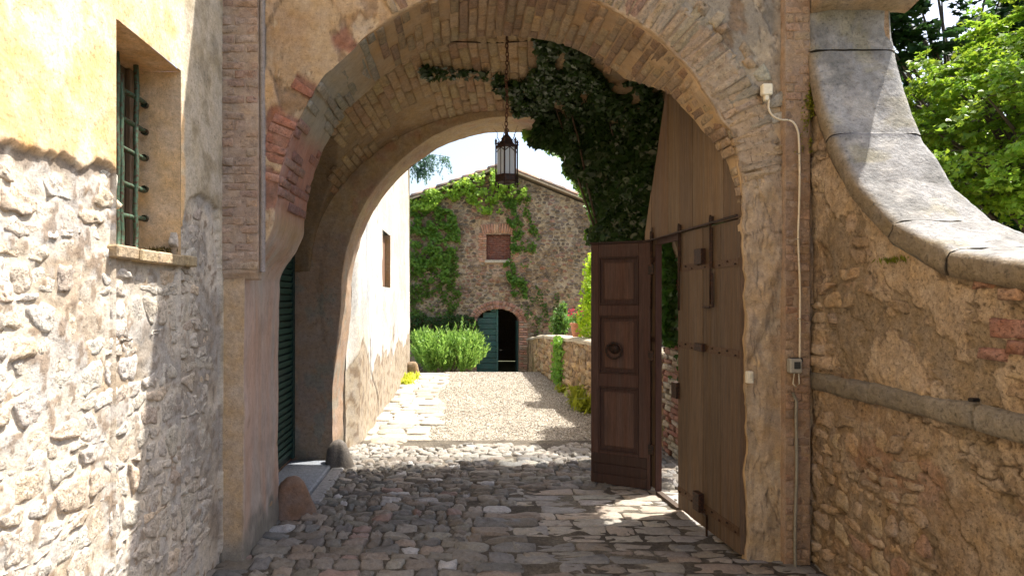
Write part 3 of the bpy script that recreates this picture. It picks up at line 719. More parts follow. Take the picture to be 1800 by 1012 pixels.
# buttress behind the coping: brick
bx = MB(); bx.box((2.335, 4.185, 0), (.50, 0, 0), (0, .44, 0), (0, 0, HTOP), S(170, 132, 110)); but = bx.build('buttress', 'brickwork', gate)
specs = []; z = 2.4; row = 0
while z < HTOP-.05:
    cuts = [4.19, 4.19+(.13 if row % 2 else .26), 4.62]
    for a, b_ in zip(cuts[:-1], cuts[1:]):
        q, c, sz = rect_poly((a+b_)/2, z+.03, b_-a-.012, .052, rnd, .004)
        V, Fc = dome(q, c, rnd.uniform(.012, .03), .02, .008, rnd, lambda s, t, w_: (2.835+w_, s, t), .3, .5); specs.append((V, Fc, vary(pick([S(168, 128, 112), S(184, 150, 134), S(150, 104, 88)], rnd), rnd, .12)))
    z += .064; row += 1
lay(but, 'brick', 'brickwork', specs, 300)
# projecting stone at the top right
b = MB(); n = 26; o = []
xs_ = np.linspace(2.30, 2.95, n); prof = [(0, 0), (-.05, .005), (-.17, .03), (-.22, .07), (-.235, .14), (-.22, .22), (0, .24)]
V = [(x, YF+.0+p[0]*(1+.25*float(vn(x*6, p[1]*5, 1))), 3.655+p[1]+.012*float(vn(x*9, 3, p[0]*7))) for x in xs_ for p in prof]
Fc = [(i*7+k, (i+1)*7+k, (i+1)*7+k+1, i*7+k+1) for i in range(n-1) for k in range(6)]+[tuple(range(7)), tuple(range((n-1)*7, n*7))]
b.add(V, Fc, S(176, 150, 118)); b.build('cornice', 'slab', gate, True)
print('gatehouse done')

# ------------------------------------------------------------------ courtyard wall on the left, with the barred window
lw = thing('courtyard_wall', (XL, 2.8, 0), 'tall yellow plastered wall on the left with peeled rubble below and a barred window', 'wall')
WY0, WY1, WZ0, WZ1 = 2.878, 3.540, 2.005, 3.045
yy = np.unique(np.concatenate([np.linspace(.3, 1.7, 60), np.linspace(1.7, WY0, 118), np.linspace(WY0, WY1, 58), np.linspace(WY1, YF+.02, 52)]))
zz = np.unique(np.concatenate([np.linspace(0, WZ0, 170), np.linspace(WZ0, WZ1, 80), np.linspace(WZ1, 4.3, 80)]))
Y, Z = np.meshgrid(yy, zz, indexing='ij')
u = CX+F*XL/Y; v = CY-F*(Z-EYE)/Y
n1 = fbm(1, Y, Z, 2.4, 5); n2 = fbm(4, Y, Z, 8, 4); n3 = fbm(9, Y, Z, 22, 3)
edge = np.interp(u, [-200, 0, 30, 60, 95, 130, 160, 200, 206, 298, 306, 318, 327, 345, 362, 375, 381, 385, 400], [235, 252, 262, 272, 275, 292, 286, 302, 442, 446, 420, 366, 348, 341, 352, 368, 480, 1030, 1030])
edge = edge+np.where(u < 205, 14, 7)*n2+6*n3+10*n1
sc_ = (Y/F)                       # metres per picture pixel at this depth
pl = sst(-.012, .012, (edge-v)*sc_)
pl = np.where(u > 383+2.5*n2, 1, pl)
cY = mixc(np.ones(Y.shape+(3,))*S(226, 176, 96), S(232, 208, 160), sst(-.1, .3, n1+.6*n2)); cY = mixc(cY, S(222, 164, 84), .7*sst(.05, .4, n2))
cB = mixc(np.ones(Y.shape+(3,))*S(196, 180, 150), S(166, 150, 118), sst(-.1, .4, n2)); cY = mixc(cY, cB, sst(311, 316, u+5*n2))
cR = mixc(np.ones(Y.shape+(3,))*S(206, 192, 168), S(172, 150, 120), sst(0, .3, n1)); cR = mixc(cR, S(186, 180, 172), .7*sst(.0, .3, n2)); cR = mixc(cR, S(140, 114, 84), .8*sst(.3, .42, n3+.3*n2)); cR = mixc(cR, S(150, 142, 130), .55*sst(3.0, 3.15, Y)*sst(-.2, .2, n1+.4*n2))  # last mix: rubble greyed beyond the shadow edge, shade put into the colour
cR = mixc(cR, S(124, 100, 74), .65*sst(.035, .015, np.abs((edge-v)*sc_+.02)+.07*n3+.04*n2)*(u < 205))
C = mixc(cR, cY, pl)
H = pl*(.034+.003*n1+.0015*n2)+(1-pl)*(.009+.006*n1+.008*n2+.007*n3)
H[(np.abs(Y-WY0) < .001) | (np.abs(Y-WY1) < .001)] = .03
ci, cj = (Y[:-1, :-1]+Y[1:, 1:])/2, (Z[:-1, :-1]+Z[1:, 1:])/2
hole = (ci > WY0) & (ci < WY1) & (cj > WZ0) & (cj < WZ1)
link('wall_face', grid(np.stack([XL+H, Y, Z], -1), C, ~hole), 'plaster', lw)
rnd = random.Random(31)
def lkeep(yv, zv):
    if zv > 2.9 or zv < .15 or yv > 3.95: return False
    if WY0-.02 < yv < WY1+.04 and WZ0-.06 < zv < WZ1: return False
    uu = CX+F*XL/yv; vv = CY-F*(zv-EYE)/yv
    e = np.interp(uu, [-200, 0, 60, 130, 200, 206, 298, 306, 318, 345, 372, 381, 385], [235, 252, 272, 290, 302, 452, 456, 430, 380, 352, 380, 490, 1030])
    return vv > e+16 and uu < 381
specs = []
for q, c, sz in laid(.4, 3.98, .1, 2.9, lambda a, b: .16, lambda a: .088, .004, rnd, lkeep, .7, .16, .7):
    if rnd.random() < .10: continue
    q = c+(q-c)*rnd.uniform(.72, 1.03)+np.array([[rnd.gauss(0, .004), rnd.gauss(0, .003)] for _ in q])
    col = vary(pick([S(222, 208, 184), S(210, 190, 164), S(226, 214, 194), S(204, 178, 144), S(214, 202, 184), S(196, 184, 168), S(206, 170, 124)], rnd), rnd, .1)
    if c[0] > 3.08: col = mixc(col, vary(S(160, 148, 130), rnd, .1), .7)  # stones in the shadowed part painted greyer, shade put into their colour
    if rnd.random() < .05: col = S(204, 170, 122)
    if rnd.random() < .04: col = S(160, 130, 104)
    col = mixc(col, S(218, 206, 186), .4); V, Fc = rubble_stone(q, c, rnd.uniform(.005, .016), .03, rnd, lambda a, b_, w_: (XL+w_+.003, a, b_), .7, .12); specs.append((V, Fc, col))
lay(lw, 'stone', 'rubble', specs, 300)
for (y0_, y1_, z0_, z1_) in ((-5, .3, 0, 7.0), (.3, YF+.5, 4.3, 7.0)):
    b = MB(); b.box((XL-.4, y0_, z0_), (.43, 0, 0), (0, y1_-y0_, 0), (0, 0, z1_-z0_), S(232, 196, 130)); b.build('upper_wall', 'plaster', lw)
b = MB(); b.box((XL-.55, 1.7, 0), (.1, 0, 0), (0, YF-1.7, 0), (0, 0, 4.3), S(120, 100, 80)); b.build('inner_face', 'plaster', lw)
# window: reveals, soffit, sill, frame, grille
win = bpy.data.objects.new('window', None); COL.objects.link(win); win.location = Vector((XL, 3.27, 2.5))-lw.location; win.parent = lw
def quadgrid(p00, p10, p11, p01, n, m, amp, colf, mat, name, par):
    a = np.linspace(0, 1, n)[:, None, None]; b_ = np.linspace(0, 1, m)[None, :, None]
    P = np.array(p00)*(1-a)*(1-b_)+np.array(p10)*a*(1-b_)+np.array(p11)*a*b_+np.array(p01)*(1-a)*b_
    P = P+amp*fbm(P[..., 0], P[..., 1], P[..., 2], 6, 3)[..., None]; C = np.ones((n, m, 3))*colf; C = C*(1+.12*fbm(P[..., 0], P[..., 1], P[..., 2], 9, 3))[..., None]
    return link(name, grid(P, C), mat, par)
DX = XL-.26; OX = XL+.03
quadgrid((OX, WY1, WZ0), (DX, WY1-.0, WZ0), (DX, WY1, WZ1), (OX, WY1, WZ1), 14, 40, .006, S(218, 180, 122), 'plaster', 'reveal', win)
quadgrid((OX, WY0, WZ0), (DX, WY0, WZ0), (DX, WY0, WZ1), (OX, WY0, WZ1), 14, 40, .006, S(218, 180, 122), 'plaster', 'reveal', win)
quadgrid((OX, WY0, WZ1), (DX, WY0, WZ1), (DX, WY1, WZ1), (OX, WY1, WZ1), 14, 30, .004, S(224, 176, 112), 'plaster', 'soffit', win)
b = MB(); b.box((DX-.02, WY0-.02, WZ0-.03), (.02, 0, 0), (0, WY1-WY0+.04, 0), (0, 0, WZ1-WZ0+.06), S(104, 88, 66)); b.build('pane', 'flat_paint', win)
for (a, l) in ((WY0, .05), (WY1-.05, .05), ((WY0+WY1)/2-.025, .05)):
    b = MB(); b.box((DX+.001, a, WZ0+.002), (.03, 0, 0), (0, l, 0), (0, 0, WZ1-WZ0-.004), S(120, 96, 66), .004); b.build('frame', 'wood', win)
rnd = random.Random(2); y = WY0-.03
while y < WY1+.04:
    l = rnd.uniform(.13, .2); b = MB(); b.box((XL-.25, y, WZ0-.062+rnd.uniform(-.004, .004)), (.25+.055+rnd.uniform(0, .012), 0, 0), (0, l-.006, 0), (0, 0, .062), vary(S(178, 152, 104), rnd, .14), .008); b.build('sill_stone', 'slab', win); y += l
GX = XL-.145
for (py_, tilt) in ((213, .0), (240, .012), (206, 0)):
    yb = -(GX)*F/(CX-py_); b = MB(); b.tube([(GX+.004*math.sin(k*2.1), yb+tilt*(8-k)/8*-1, WZ0-.02+(WZ1-WZ0-.0 if py_ != 213 else WZ1-WZ0-.10)*k/8) for k in range(9)], .0135, S(70, 98, 76), 8); b.build('grille_bar', 'iron', win, True)
for k, py_ in enumerate((145, 197, 247, 307, 364)):
    ya = -GX*F/(CX-203); z_ = WZ(py_+6, ya); ext = .12 if k == 2 else .05
    b = MB(); b.tube([(GX-.012+.003*math.sin(t*9), ya-ext+t*(3.53-ya+ext-.03), z_+.012*math.sin(k+t*2)) for t in np.linspace(0, 1, 8)], .0140, S(70, 98, 76), 8)
    yb = 3.505; b.tube([(GX-.012, yb-.012, z_), (GX-.012, yb+.012, z_)], .019, S(52, 70, 54), 8)
    b.build('grille_bar', 'iron', win, True)
print('left wall done')

# ------------------------------------------------------------------ wing wall on the right with the swept coping
ww = thing('wing_wall', (XR+.25, 3.2, 0), 'rough ochre rubble wall on the right sweeping down under a lit stone coping', 'wall')
CPY = [-6, 1.5, 2.0, 2.55, 2.94, 3.32, 3.61, 3.83, 3.93, 3.99, 4.06, 4.12, 4.17]; CPZ = [1.88, 1.88, 1.89, 1.93, 2.0, 2.18, 2.43, 2.73, 2.92, 3.08, 3.28, 3.50, 4.3]
pw_y = np.concatenate([np.linspace(1.7, 3.6, 210), np.linspace(3.61, YF, 80)])
def copz(y): return np.interp(y, CPY, CPZ)
tt = np.linspace(0, 1, 260)
Y = np.repeat(pw_y[:, None], 260, 1); Z = tt[None]*(np.interp(Y, CPY, CPZ)-.10)
u = CX+F*XR/Y; v = CY-F*(Z-EYE)/Y
n1 = fbm(2, Y, Z, 2.6, 5); n2 = fbm(5, Y, Z, 7, 4); n3 = fbm(8, Y, Z, 20, 3); n4 = fbm(12, Y, Z, 1.4, 4)
C = mixc(np.ones(Y.shape+(3,))*S(192, 160, 116), S(172, 138, 96), sst(-.15, .25, n1)); C = mixc(C, S(200, 174, 136), .8*sst(.0, .3, n2))
C = mixc(C, S(140, 116, 76), .55*sst(.1, .35, n4)); C = mixc(C, S(188, 112, 74), .45*sst(.22, .4, fbm(31, Y, Z, 3.5, 4))); C = mixc(C, S(120, 90, 58), .6*sst(.34, .48, n3+.3*n2))
lower = sst(0, .2, 1.16-Z)
C = mixc(C, S(166, 138, 98), .35*lower)
cr = np.abs(fbm(17, Y, Z, 2.2, 5)); C = mixc(C, S(84, 62, 40), .7*sst(.018, .0, cr))
H = .016*n1+.012*n2+.006*n3-.02*sst(.02, 0, cr)+.012*sst(-.1, .1, n4)
l_ = fbm(3, Y, Z, 1.1, 6, .55)+.04; up_ = sst(1.25, 1.35, Z+.1*n2); m_ = sst(0, .02, l_)*up_; e_ = np.exp(-((l_-.0)/.012)**2)*up_
C = mixc(C, S(206, 176, 134)*(1+.15*n2[..., None]), .8*m_); C = mixc(C, S(92, 68, 44), .7*e_); H += .014*m_
l2 = fbm(6, Y, Z, 2.4, 6, .55)-.10; m2 = sst(0, .02, l2); C = mixc(C, S(150, 128, 94)*(1+.3*n3[..., None]), .7*m2); C = mixc(C, S(92, 68, 44), .5*np.exp(-((l2-.004)/.012)**2)); H -= .010*m2
link('wall_face', grid(np.stack([XR-H, Y, Z], -1), C), 'rubble', ww)
rnd = random.Random(41)
def wkeep(y, z):
    if z > copz(y)-.30 or z < .05 or 1.10 < z < 1.34: return False
    n = float(fbm(12, y, z, 1.4, 4)); 
    if z > 1.3 and 2.75 < y < 3.35: return n > .12
    return n > -.16
specs = []
for q, c, sz in laid(1.9, 4.1, .02, 2.9, lambda a, b: .15, lambda a: .09, .004, rnd, wkeep, .7, .16, .7):
    q = c+(q-c)*rnd.uniform(.6, 1.0)
    col = vary(pick([S(216, 184, 134), S(198, 160, 108), S(184, 154, 112), S(206, 176, 138), S(166, 136, 98), S(176, 148, 120)], rnd), rnd, .1)
    if rnd.random() < .05: col = S(176, 120, 88)
    col = mixc(col, S(196, 164, 118), .4); V, Fc = rubble_stone(q, c, rnd.uniform(.010, .028), .03, rnd, lambda a, b_, w_: (XR-w_, a, b_), .45, .10); specs.append((V, Fc, col))
# loose bricks laid bare near the right edge of the picture
for (px, py_, wpx, hpx, colr) in ((1786, 517, 40, 24, (196, 148, 104)), (1784, 577, 56, 34, (180, 112, 78)), (1795, 610, 30, 26, (172, 112, 82)), (1755, 622, 44, 22, (176, 118, 92)), (1440, 634, 50, 20, (206, 172, 128)), (1436, 612, 34, 16, (200, 170, 130)), (1740, 500, 34, 14, (170, 120, 86))):
    yc = XR*F/(px-CX); hz = hpx*yc/F; wy = wpx*yc*yc/(F*XR); q, c, sz = rect_poly(yc, WZ(py_, yc), wy, hz, rnd, .004)
    V, Fc = dome(q, c, .03, .02, .008, rnd, lambda a, b_, w_: (XR-w_-.012, a, b_), .2, .3); specs.append((V, Fc, S(*colr)))
lay(ww, 'stone', 'rubble', specs, 300)
b = MB(); b.box((XR+.02, -6, 0), (.46, 0, 0), (0, 7.7, 0), (0, 0, 1.82), S(196, 156, 102)); b.build('wall_body', 'rubble', ww)
P = []; yv = np.concatenate([[1.7], np.linspace(1.75, 4.18, 40)])
V = []
for y in yv:
    z = float(copz(y))-.1; V += [(XR+.05, y, 0), (XR+.48, y, 0), (XR+.48, y, z), (XR+.05, y, z)]
Fc = [(i*4+k, (i+1)*4+k, (i+1)*4+(k+1) % 4, i*4+(k+1) % 4) for i in range(len(yv)-1) for k in range(4)]
MB().add(V, Fc, S(190, 150, 100)).build('wall_body', 'rubble', ww)
# string course
for (y0_, y1_, dz) in ((1.75, 2.82, .0), (2.835, 3.55, .004), (3.562, 4.145, -.003)):
    n = 40; ys_ = np.linspace(y0_, y1_, n); prof = [(0, 0), (.030, .008), (.040, .03), (.042, .085), (.030, .115), (0, .125)]
    V = []
    for y in ys_:
        for (p, q_) in prof: V.append((XR-p*(1+.25*float(vn(y*9, q_*20, 2)))+.005, y, 1.158+q_+dz+.008*float(fbm(y, 3, q_, 6, 3))))
    Fc = [(i*6+k, (i+1)*6+k, (i+1)*6+k+1, i*6+k+1) for i in range(n-1) for k in range(5)]+[tuple(range(6)), tuple(range((n-1)*6, n*6))]
    cc = [S(150, 138, 116)*(1+.3*float(fbm(p[1], p[2], 3, 5, 4))) for p in V]
    MB().add(V, Fc, cc).build('string_course', 'slab', ww, True)
b = MB(); yc = XR*F/(1724-CX); b.box((XR-.05, yc-.012, WZ(706, yc)), (.04, 0, 0), (0, .026, 0), (0, 0, .018), S(26, 24, 24), .004); b.build('wall_anchor', 'iron', ww)
# swept coping, five stones
def arc(yv): return np.concatenate([[0], np.cumsum(np.hypot(np.diff(yv), np.diff(copz(yv))))])
yv = np.concatenate([np.linspace(-1.0, 1.5, 6), np.linspace(1.6, 3.5, 70), np.linspace(3.52, 3.98, 40), np.linspace(3.99, 4.165, 34)])
cuts = [-1.0, 1.55, 2.93, 3.30, 3.855, 4.088, 4.166]
labs = [None]*6
for i in range(6):
    a, b_ = cuts[i]+(.002 if i else 0), cuts[i+1]-.002*(i < 5); ys_ = np.unique(np.concatenate([[a, b_], yv[(yv > a) & (yv < b_)]])) 
    if i == 0: ys_ = np.linspace(a, b_, 12)
    n = len(ys_); zc = np.interp(ys_, CPY, CPZ); T = np.stack([np.gradient(ys_), np.gradient(zc)], 1); T /= np.linalg.norm(T, axis=1)[:, None]; Nn = np.stack([-T[:, 1], T[:, 0]], 1)
    thick = .135 if i < 4 else .11
    if i == 3: thick = .12
    m = 16; xs_ = np.linspace(0, 1, m); x0_, x1_ = XR-.055, XR+.50
    rows = []
    for k in range(n):
        x = x0_+(x1_-x0_)*xs_; e = .014*fbm(ys_[k]*1.0, i*3.1, x, 7, 4)+.006*fbm(ys_[k], i*2.1, x, 24, 3); ed = .02*(np.exp(-xs_/.05)+np.exp(-(1-xs_)/.05)); ee = .012*float(fbm(ys_[k], 5, 2, 6, 3))
        top = [(x[j]-(ee if j == 0 else 0), ys_[k]+Nn[k, 0]*(e[j]-ed[j]), zc[k]+Nn[k, 1]*(e[j]-ed[j])) for j in range(m)]
        off = -thick*(1 if i < 5 else .6)
        bot = [(x1_-.01, ys_[k]+Nn[k, 0]*off, zc[k]+Nn[k, 1]*off), (x0_+.02+ee, ys_[k]+Nn[k, 0]*off, zc[k]+Nn[k, 1]*off), (x0_-.004-ee, ys_[k]+Nn[k, 0]*off*.75, zc[k]+Nn[k, 1]*off*.75), (x0_-.004+ee*.5, ys_[k]+Nn[k, 0]*off*.35, zc[k]+Nn[k, 1]*off*.35)]
        rows.append(top+bot)
    V = np.array(rows); M_ = m+4; V = V.reshape(-1, 3)
    Fc = [(k*M_+j, k*M_+(j+1) % M_, (k+1)*M_+(j+1) % M_, (k+1)*M_+j) for k in range(n-1) for j in range(M_)]+[tuple(range(M_)), tuple(range((n-1)*M_, n*M_))]
    nn = fbm(V[:, 0], V[:, 1], V[:, 2], 5, 4); n5 = fbm(V[:, 0], V[:, 1], V[:, 2]+4, 14, 3)
    cc = mixc(np.ones((len(V), 3))*S(166, 164, 160), S(138, 136, 130), sst(-.2, .25, nn)); cc = mixc(cc, S(196, 190, 178), .5*sst(.15, .25, n5)); cc = mixc(cc, S(128, 124, 118), .45*sst(.15, .35, -n5)); cc = mixc(cc, S(160, 148, 96), .4*sst(.2, .35, fbm(V[:, 0], V[:, 1], V[:, 2]+9, 8, 3))); cc = mixc(cc, S(150, 128, 88), .8*(V[:, 0] < x0_+.02))
    if i == 3: cc = mixc(cc, S(96, 98, 110), .5*sst(0, .3, nn+.3)*(V[:, 2] > 2.75))
    MB().add(V, Fc, cc).build('coping_stone', 'slab', ww, True)
print('wing done')
# ------------------------------------------------------------------ passage: shuttered door, doorstep, guard stones
gd = thing('shuttered_door', (-1.78, 5.78, 0), 'dark green louvred door in the left wall of the passage', 'door')
b = MB(); b.box((-1.795, 5.02, .1), (.012, 0, 0), (0, 1.54, 0), (0, 0, 2.2), S(16, 36, 32)); b.build('door_panel', 'painted_wood', gd)
for yy_ in (5.02, 5.76, 6.5):
    b = MB(); b.box((-1.784, yy_, .1), (.035, 0, 0), (0, .06, 0), (0, 0, 2.2), S(22, 56, 48), .004); b.build('stile', 'painted_wood', gd)
z = .16; slat0 = None
while z < 2.25:
    for y0_ in (5.085, 5.825):
        b = MB(); b.box((-1.782, y0_, z), (.012, 0, .0), (.0, .67, 0), (.014, 0, .05), vary(S(28, 74, 60), random, .1)); b.build('slat', 'painted_wood', gd)
    z += .066
st = thing('doorstep', (-1.55, 5.75, 0), 'low bluish grey stone doorstep in front of the green shuttered door', 'step')
P = MB(); P.box((-1.795, 5.08, 0), (.46, 0, 0), (-.0, 1.46, 0), (0, 0, .075), S(128, 134, 142), .014); P.build('slab', 'slab', st)
P = MB(); P.box((-1.333, 5.3, 0), (.13, .0, 0), (0, 1.16, 0), (0, 0, .045), S(140, 138, 136), .014); P.build('slab', 'slab', st)
def guard(x, y, r, h, lab, c):
    b = MB(); b.lathe((x, y, -.01), [(r*1.1, 0), (r*1.12, h*.15), (r*1.02, h*.4), (r*.88, h*.65), (r*.66, h*.84), (r*.36, h*.96), (r*.02, h)], c, 22, .35)
    o = b.build('guard_stone', 'cobble', None, True, (x, y, 0)); tag(o, lab, 'bollard', 'rounded guard stones')
guard(-1.36, 5.07, .135, .34, 'rusty brown rounded guard stone beside the near left jamb', S(128, 92, 62))
guard(-1.27, 6.47, .12, .32, 'dark grey rounded guard stone at the foot of the rear arch', S(98, 88, 76))

# ------------------------------------------------------------------ big wooden gate leaf with open wicket
def GP(y, off=0.0):      # point on the leaf (plan); off > 0 towards the passage
    return (2.257-.085*y-off*.9964, y-off*.0847)
gl = thing('gate_leaf', (*GP(5.0), 0), 'tall weathered plank gate leaf folded back on the right with an open wicket', 'gate')
WD = [S(124, 100, 72), S(116, 92, 66), S(132, 108, 80)]
rnd = random.Random(14)
def plank(y0_, y1_, zb0, zb1, zt0, zt1, col, name='plank', th=.04, off=0.0, par=gl, mat='wood'):
    """vertical board on the leaf from y0_ to y1_ with sloping top"""
    b = MB(); g = .0025; V = []
    for o_ in (off, off+th):
        for (y, zb, zt) in ((y0_+g, zb0, zt0), (y1_-g, zb1, zt1)):
            x, yy_ = GP(y, o_); V += [(x, yy_, zb), (x, yy_, zt)]
    Fc = [(0, 1, 3, 2), (4, 6, 7, 5), (0, 4, 5, 1), (2, 3, 7, 6), (1, 5, 7, 3), (0, 2, 6, 4)]
    b.add(V, Fc, col); return b.build(name, mat, par)
yA = [4.19, 4.45, 4.715, 4.94, 5.155]
for i in range(4): plank(yA[i], yA[i+1], .05, .05, 2.295, 2.295, vary(WD[i % 3], rnd, .06), off=0 if i != 2 else .004)
plank(5.60, 5.72, .05, .05, 2.295, 2.295, WD[1]); 
plank(5.155, 5.60, 2.245, 2.245, 2.295, 2.295, S(78, 46, 32), 'wicket_head')
plank(5.58, 5.602, .05, .05, 2.245, 2.245, S(74, 40, 30), 'wicket_jamb', .055); plank(5.722, 5.82, .05, .05, 2.295, 2.295, S(112, 88, 62))
plank(5.15, 5.60, .005, .005, .045, .045, S(90, 74, 60), 'threshold', .05)
top = lambda y: float(np.interp(y, [4.15, 4.3, 4.5, 4.8, 5.1, 5.35, 5.42, 5.90], [2.55, 2.75, 2.98, 3.28, 3.52, 3.66, 3.5, 2.33]))
ys_ = [4.19, 4.42, 4.66, 4.90, 5.14, 5.36, 5.56, 5.73, 5.885]
for i in range(8): plank(ys_[i], ys_[i+1], 2.305, 2.305, top(ys_[i]), max(top(ys_[i+1]), 2.33), vary(WD[(i+1) % 3]*1.08, rnd, .08), 'upper_plank', .036, .003*(i % 2))
def gbar(y0_, z0_, y1_, z1_, r, off, c=S(52, 36, 28), name='bolt_rod', par=gl):
    b = MB(); b.tube([(*GP(y0_, off), z0_), (*GP((y0_+y1_)/2, off), (z0_+z1_)/2), (*GP(y1_, off), z1_)], r, c, 7); return b.build(name, 'iron', par, True)
def gbox(y0_, y1_, z0_, z1_, off, th, c=S(48, 34, 28), name='strap', par=gl, bev=.003):
    x, y = GP(y0_, off); ax = Vector((*GP(y1_, off), 0))-Vector((x, y, 0)); n_ = Vector((-.9964, -.0847, 0))*th
    b = MB(); b.box((x, y, z0_), ax, n_, (0, 0, z1_-z0_), c, bev); return b.build(name, 'iron', par)
def GY(px): return 2.257/((px-CX)/F+.085)
gbar(4.19, 2.318, 5.87, 2.288, .009, .062, name='cross_rod')
for (px, z1_, z0p) in ((1262, 400, 535), (1205, 400, 545), (1155, 415, 542)):
    y = GY(px); gbar(y, 2.37, y, WZ(z0p, y), .008, .058, name='slide_bolt'); gbox(y-.02, y+.02, 2.30, 2.36, .042, .02, name='keeper')
    gbox(y-.014, y+.014, WZ(470, y), WZ(400, y), .046, .01, name='bolt_plate')
y = GY(1262); z = WZ(540, y); gbar(y, z, y+.11, z, .008, .06, name='bolt_handle'); gbar(y-.03, WZ(540, y), y-.02, WZ(480, y), .006, .055, name='bolt_handle')
gbox(GY(1250), GY(1237), WZ(465, 4.75), WZ(438, 4.75), .04, .04, name='lock_case'); gbox(GY(1250), GY(1236), WZ(616, 4.75), WZ(603, 4.75), .04, .035, name='lock_case')
gbox(GY(1247), GY(1236), WZ(896, 4.75), WZ(864, 4.75), .04, .045, name='lock_case'); gbox(GY(1203), GY(1194), WZ(700, 5.15), WZ(672, 5.15), .02, .05, name='latch')
y = GY(1256); gbar(y, WZ(906, y), y+.12, WZ(906, y), .009, .06, name='bolt_handle'); gbar(y, WZ(906, y), y, WZ(968, y), .009, .06, name='bolt_handle')
def gstrap(z0_, y0_=4.2, y1_=5.15, h=.055):
    s = gbox(y0_, y1_, z0_, z0_+h, .0405, .004, S(104, 82, 58), 'strap', bev=0)
    for k in range(9):
        yy_ = y0_+.04+(y1_-y0_-.08)*k/8; x, y2 = GP(yy_, .046); b = MB(); b.lathe((x, y2, z0_+h*(.3+.4*(k % 2))), [(.009, -.006), (.01, 0), (.006, .006)], S(40, 26, 20), 7); b.build('rivet', 'iron', s)
gstrap(1.36); gstrap(1.98); gstrap(.17)
gbox(5.60, 5.80, WZ(461, 5.7), WZ(452, 5.7), .041, .012); gbox(5.60, 5.80, WZ(600, 5.7), WZ(592, 5.7), .041, .012)
# wicket door, swung open into the passage, panelled front towards the courtyard
wd = bpy.data.objects.new('wicket_door', None); COL.objects.link(wd); H0 = Vector((1.722, 5.70, 0)); wd.location = H0-gl.location; wd.parent = gl
DD = Vector((-.877, .481, 0)); DM = Vector((-.481, -.877, 0)); DW = .553; DZ0, DZ1 = .025, 2.272
DK = S(104, 62, 42)
def dbox(s0, s1, z0_, z1_, n0, n1, c, name, bev=.004, mat='wood'):
    b = MB(); b.box(H0+DD*s0+DM*n0+Vector((0, 0, z0_)), DD*(s1-s0), DM*(n1-n0), (0, 0, z1_-z0_), c, bev); return b.build(name, mat, wd)
def dz(py_): return WZ(py_, 5.83)
dbox(0, .105, DZ0, DZ1, -.02, .025, DK, 'stile'); dbox(DW-.075, DW, DZ0, DZ1, -.02, .025, DK, 'stile')
Zr_ = [(DZ0, dz(800)), (dz(690), dz(660)), (dz(572), dz(548)), (dz(446), DZ1)]
rails = [(DZ0, .33), (1.0-.06, 1.06), (1.60, 1.70), (2.15, DZ1)]
for (a, b_) in rails: dbox(.106, DW-.076, a, b_, -.018, .024, DK, 'rail')
for k in range(3): dbox(.03, DW-.01, .03+.095*k, .12+.095*k, .0255, .034, vary(S(84, 52, 36), rnd, .15), 'kick_board', .003)
for (a, b_) in ((.33, .94), (1.06, 1.60), (1.70, 2.15)):
    dbox(.106, DW-.076, a, b_, -.012, .004, S(92, 54, 38), 'panel'); dbox(.15, DW-.12, a+.05, b_-.05, .0045, .018, S(116, 72, 46), 'raised_panel', .012)
    for (s0, s1, z0_, z1_) in ((.106, .122, a, b_), (DW-.092, DW-.076, a, b_), (.122, DW-.092, a, a+.016), (.122, DW-.092, b_-.016, b_)): dbox(s0, s1, z0_, z1_, .005, .030, S(86, 52, 36), 'moulding', .004)
dbox(-.01, DW+.012, DZ1+.002, DZ1+.022, -.024, .03, S(70, 42, 30), 'cap_rail')
kn = H0+DD*.325+DM*.045+Vector((0, 0, dz(612)))
ring = [kn+DD*(.072*math.cos(t))+Vector((0, 0, -.02+.072*math.sin(t)))+DM*.012 for t in np.linspace(0, 2*math.pi, 25)[:-1]]
b = MB(); b.tube(ring, .010, S(40, 34, 30), 8, True); kno = b.build('knocker', 'iron', wd, True)
b = MB(); b.lathe((0, 0, 0), [(.05, 0), (.055, .008), (.04, .02), (.02, .035), (.002, .04)], S(44, 36, 30), 14)
R_ = Matrix((( DD.x, 0, DM.x), (DD.y, 0, DM.y), (0, 1, 0))); b.v = [tuple(kn-DM*.028+R_ @ Vector(p)) for p in b.v]; b.build('boss', 'iron', kno, True)
for z_ in (.35, 1.2, 1.98): dbox(-.03, .02, z_, z_+.09, .02, .034, S(44, 34, 30), 'hinge', .002, 'iron')
print('gate done')

# ------------------------------------------------------------------ lantern on its chain
LX, LY = .372, 5.2
lt = thing('lantern', (LX, LY, 2.70), 'black wrought iron lantern with pale glass hanging on a long chain', 'lantern')
ztop = float(vault_z(np.array(LX), np.array(LY))); z = ztop-.005; k = 0; BLK = S(46, 38, 36)
b = MB(); b.tube([(LX, LY, ztop+.03), (LX, LY, z-.03), (LX+.018, LY, z-.05), (LX, LY, z-.07)], .009, S(70, 48, 38), 6); b.build('ceiling_hook', 'iron', lt, True)
z -= .06; links = []
chn = bpy.data.objects.new('chain', None); COL.objects.link(chn); chn.location = Vector((LX, LY, z))-lt.location; chn.parent = lt
while z > 3.135:
    zc = z-.021; a = (k % 2)*math.pi/2+.4; dx, dy = math.cos(a), math.sin(a)
    pts = [(LX+dx*.0125*math.cos(t)+.004*math.sin(k*.6), LY+dy*.0125*math.cos(t), zc+.023*math.sin(t)) for t in np.linspace(0, 2*math.pi, 13)[:-1]]
    b = MB(); b.tube(pts, .0042, S(92, 58, 44), 6, True); b.build('link', 'iron', chn, True); z -= .036; k += 1
zb, zt_ = 2.77, 3.02; R0 = .085
def hexp(r, z, n=6, ph=.26): return [(LX+r*math.cos(2*math.pi*i/n+ph), LY+r*math.sin(2*math.pi*i/n+ph), z) for i in range(n)]
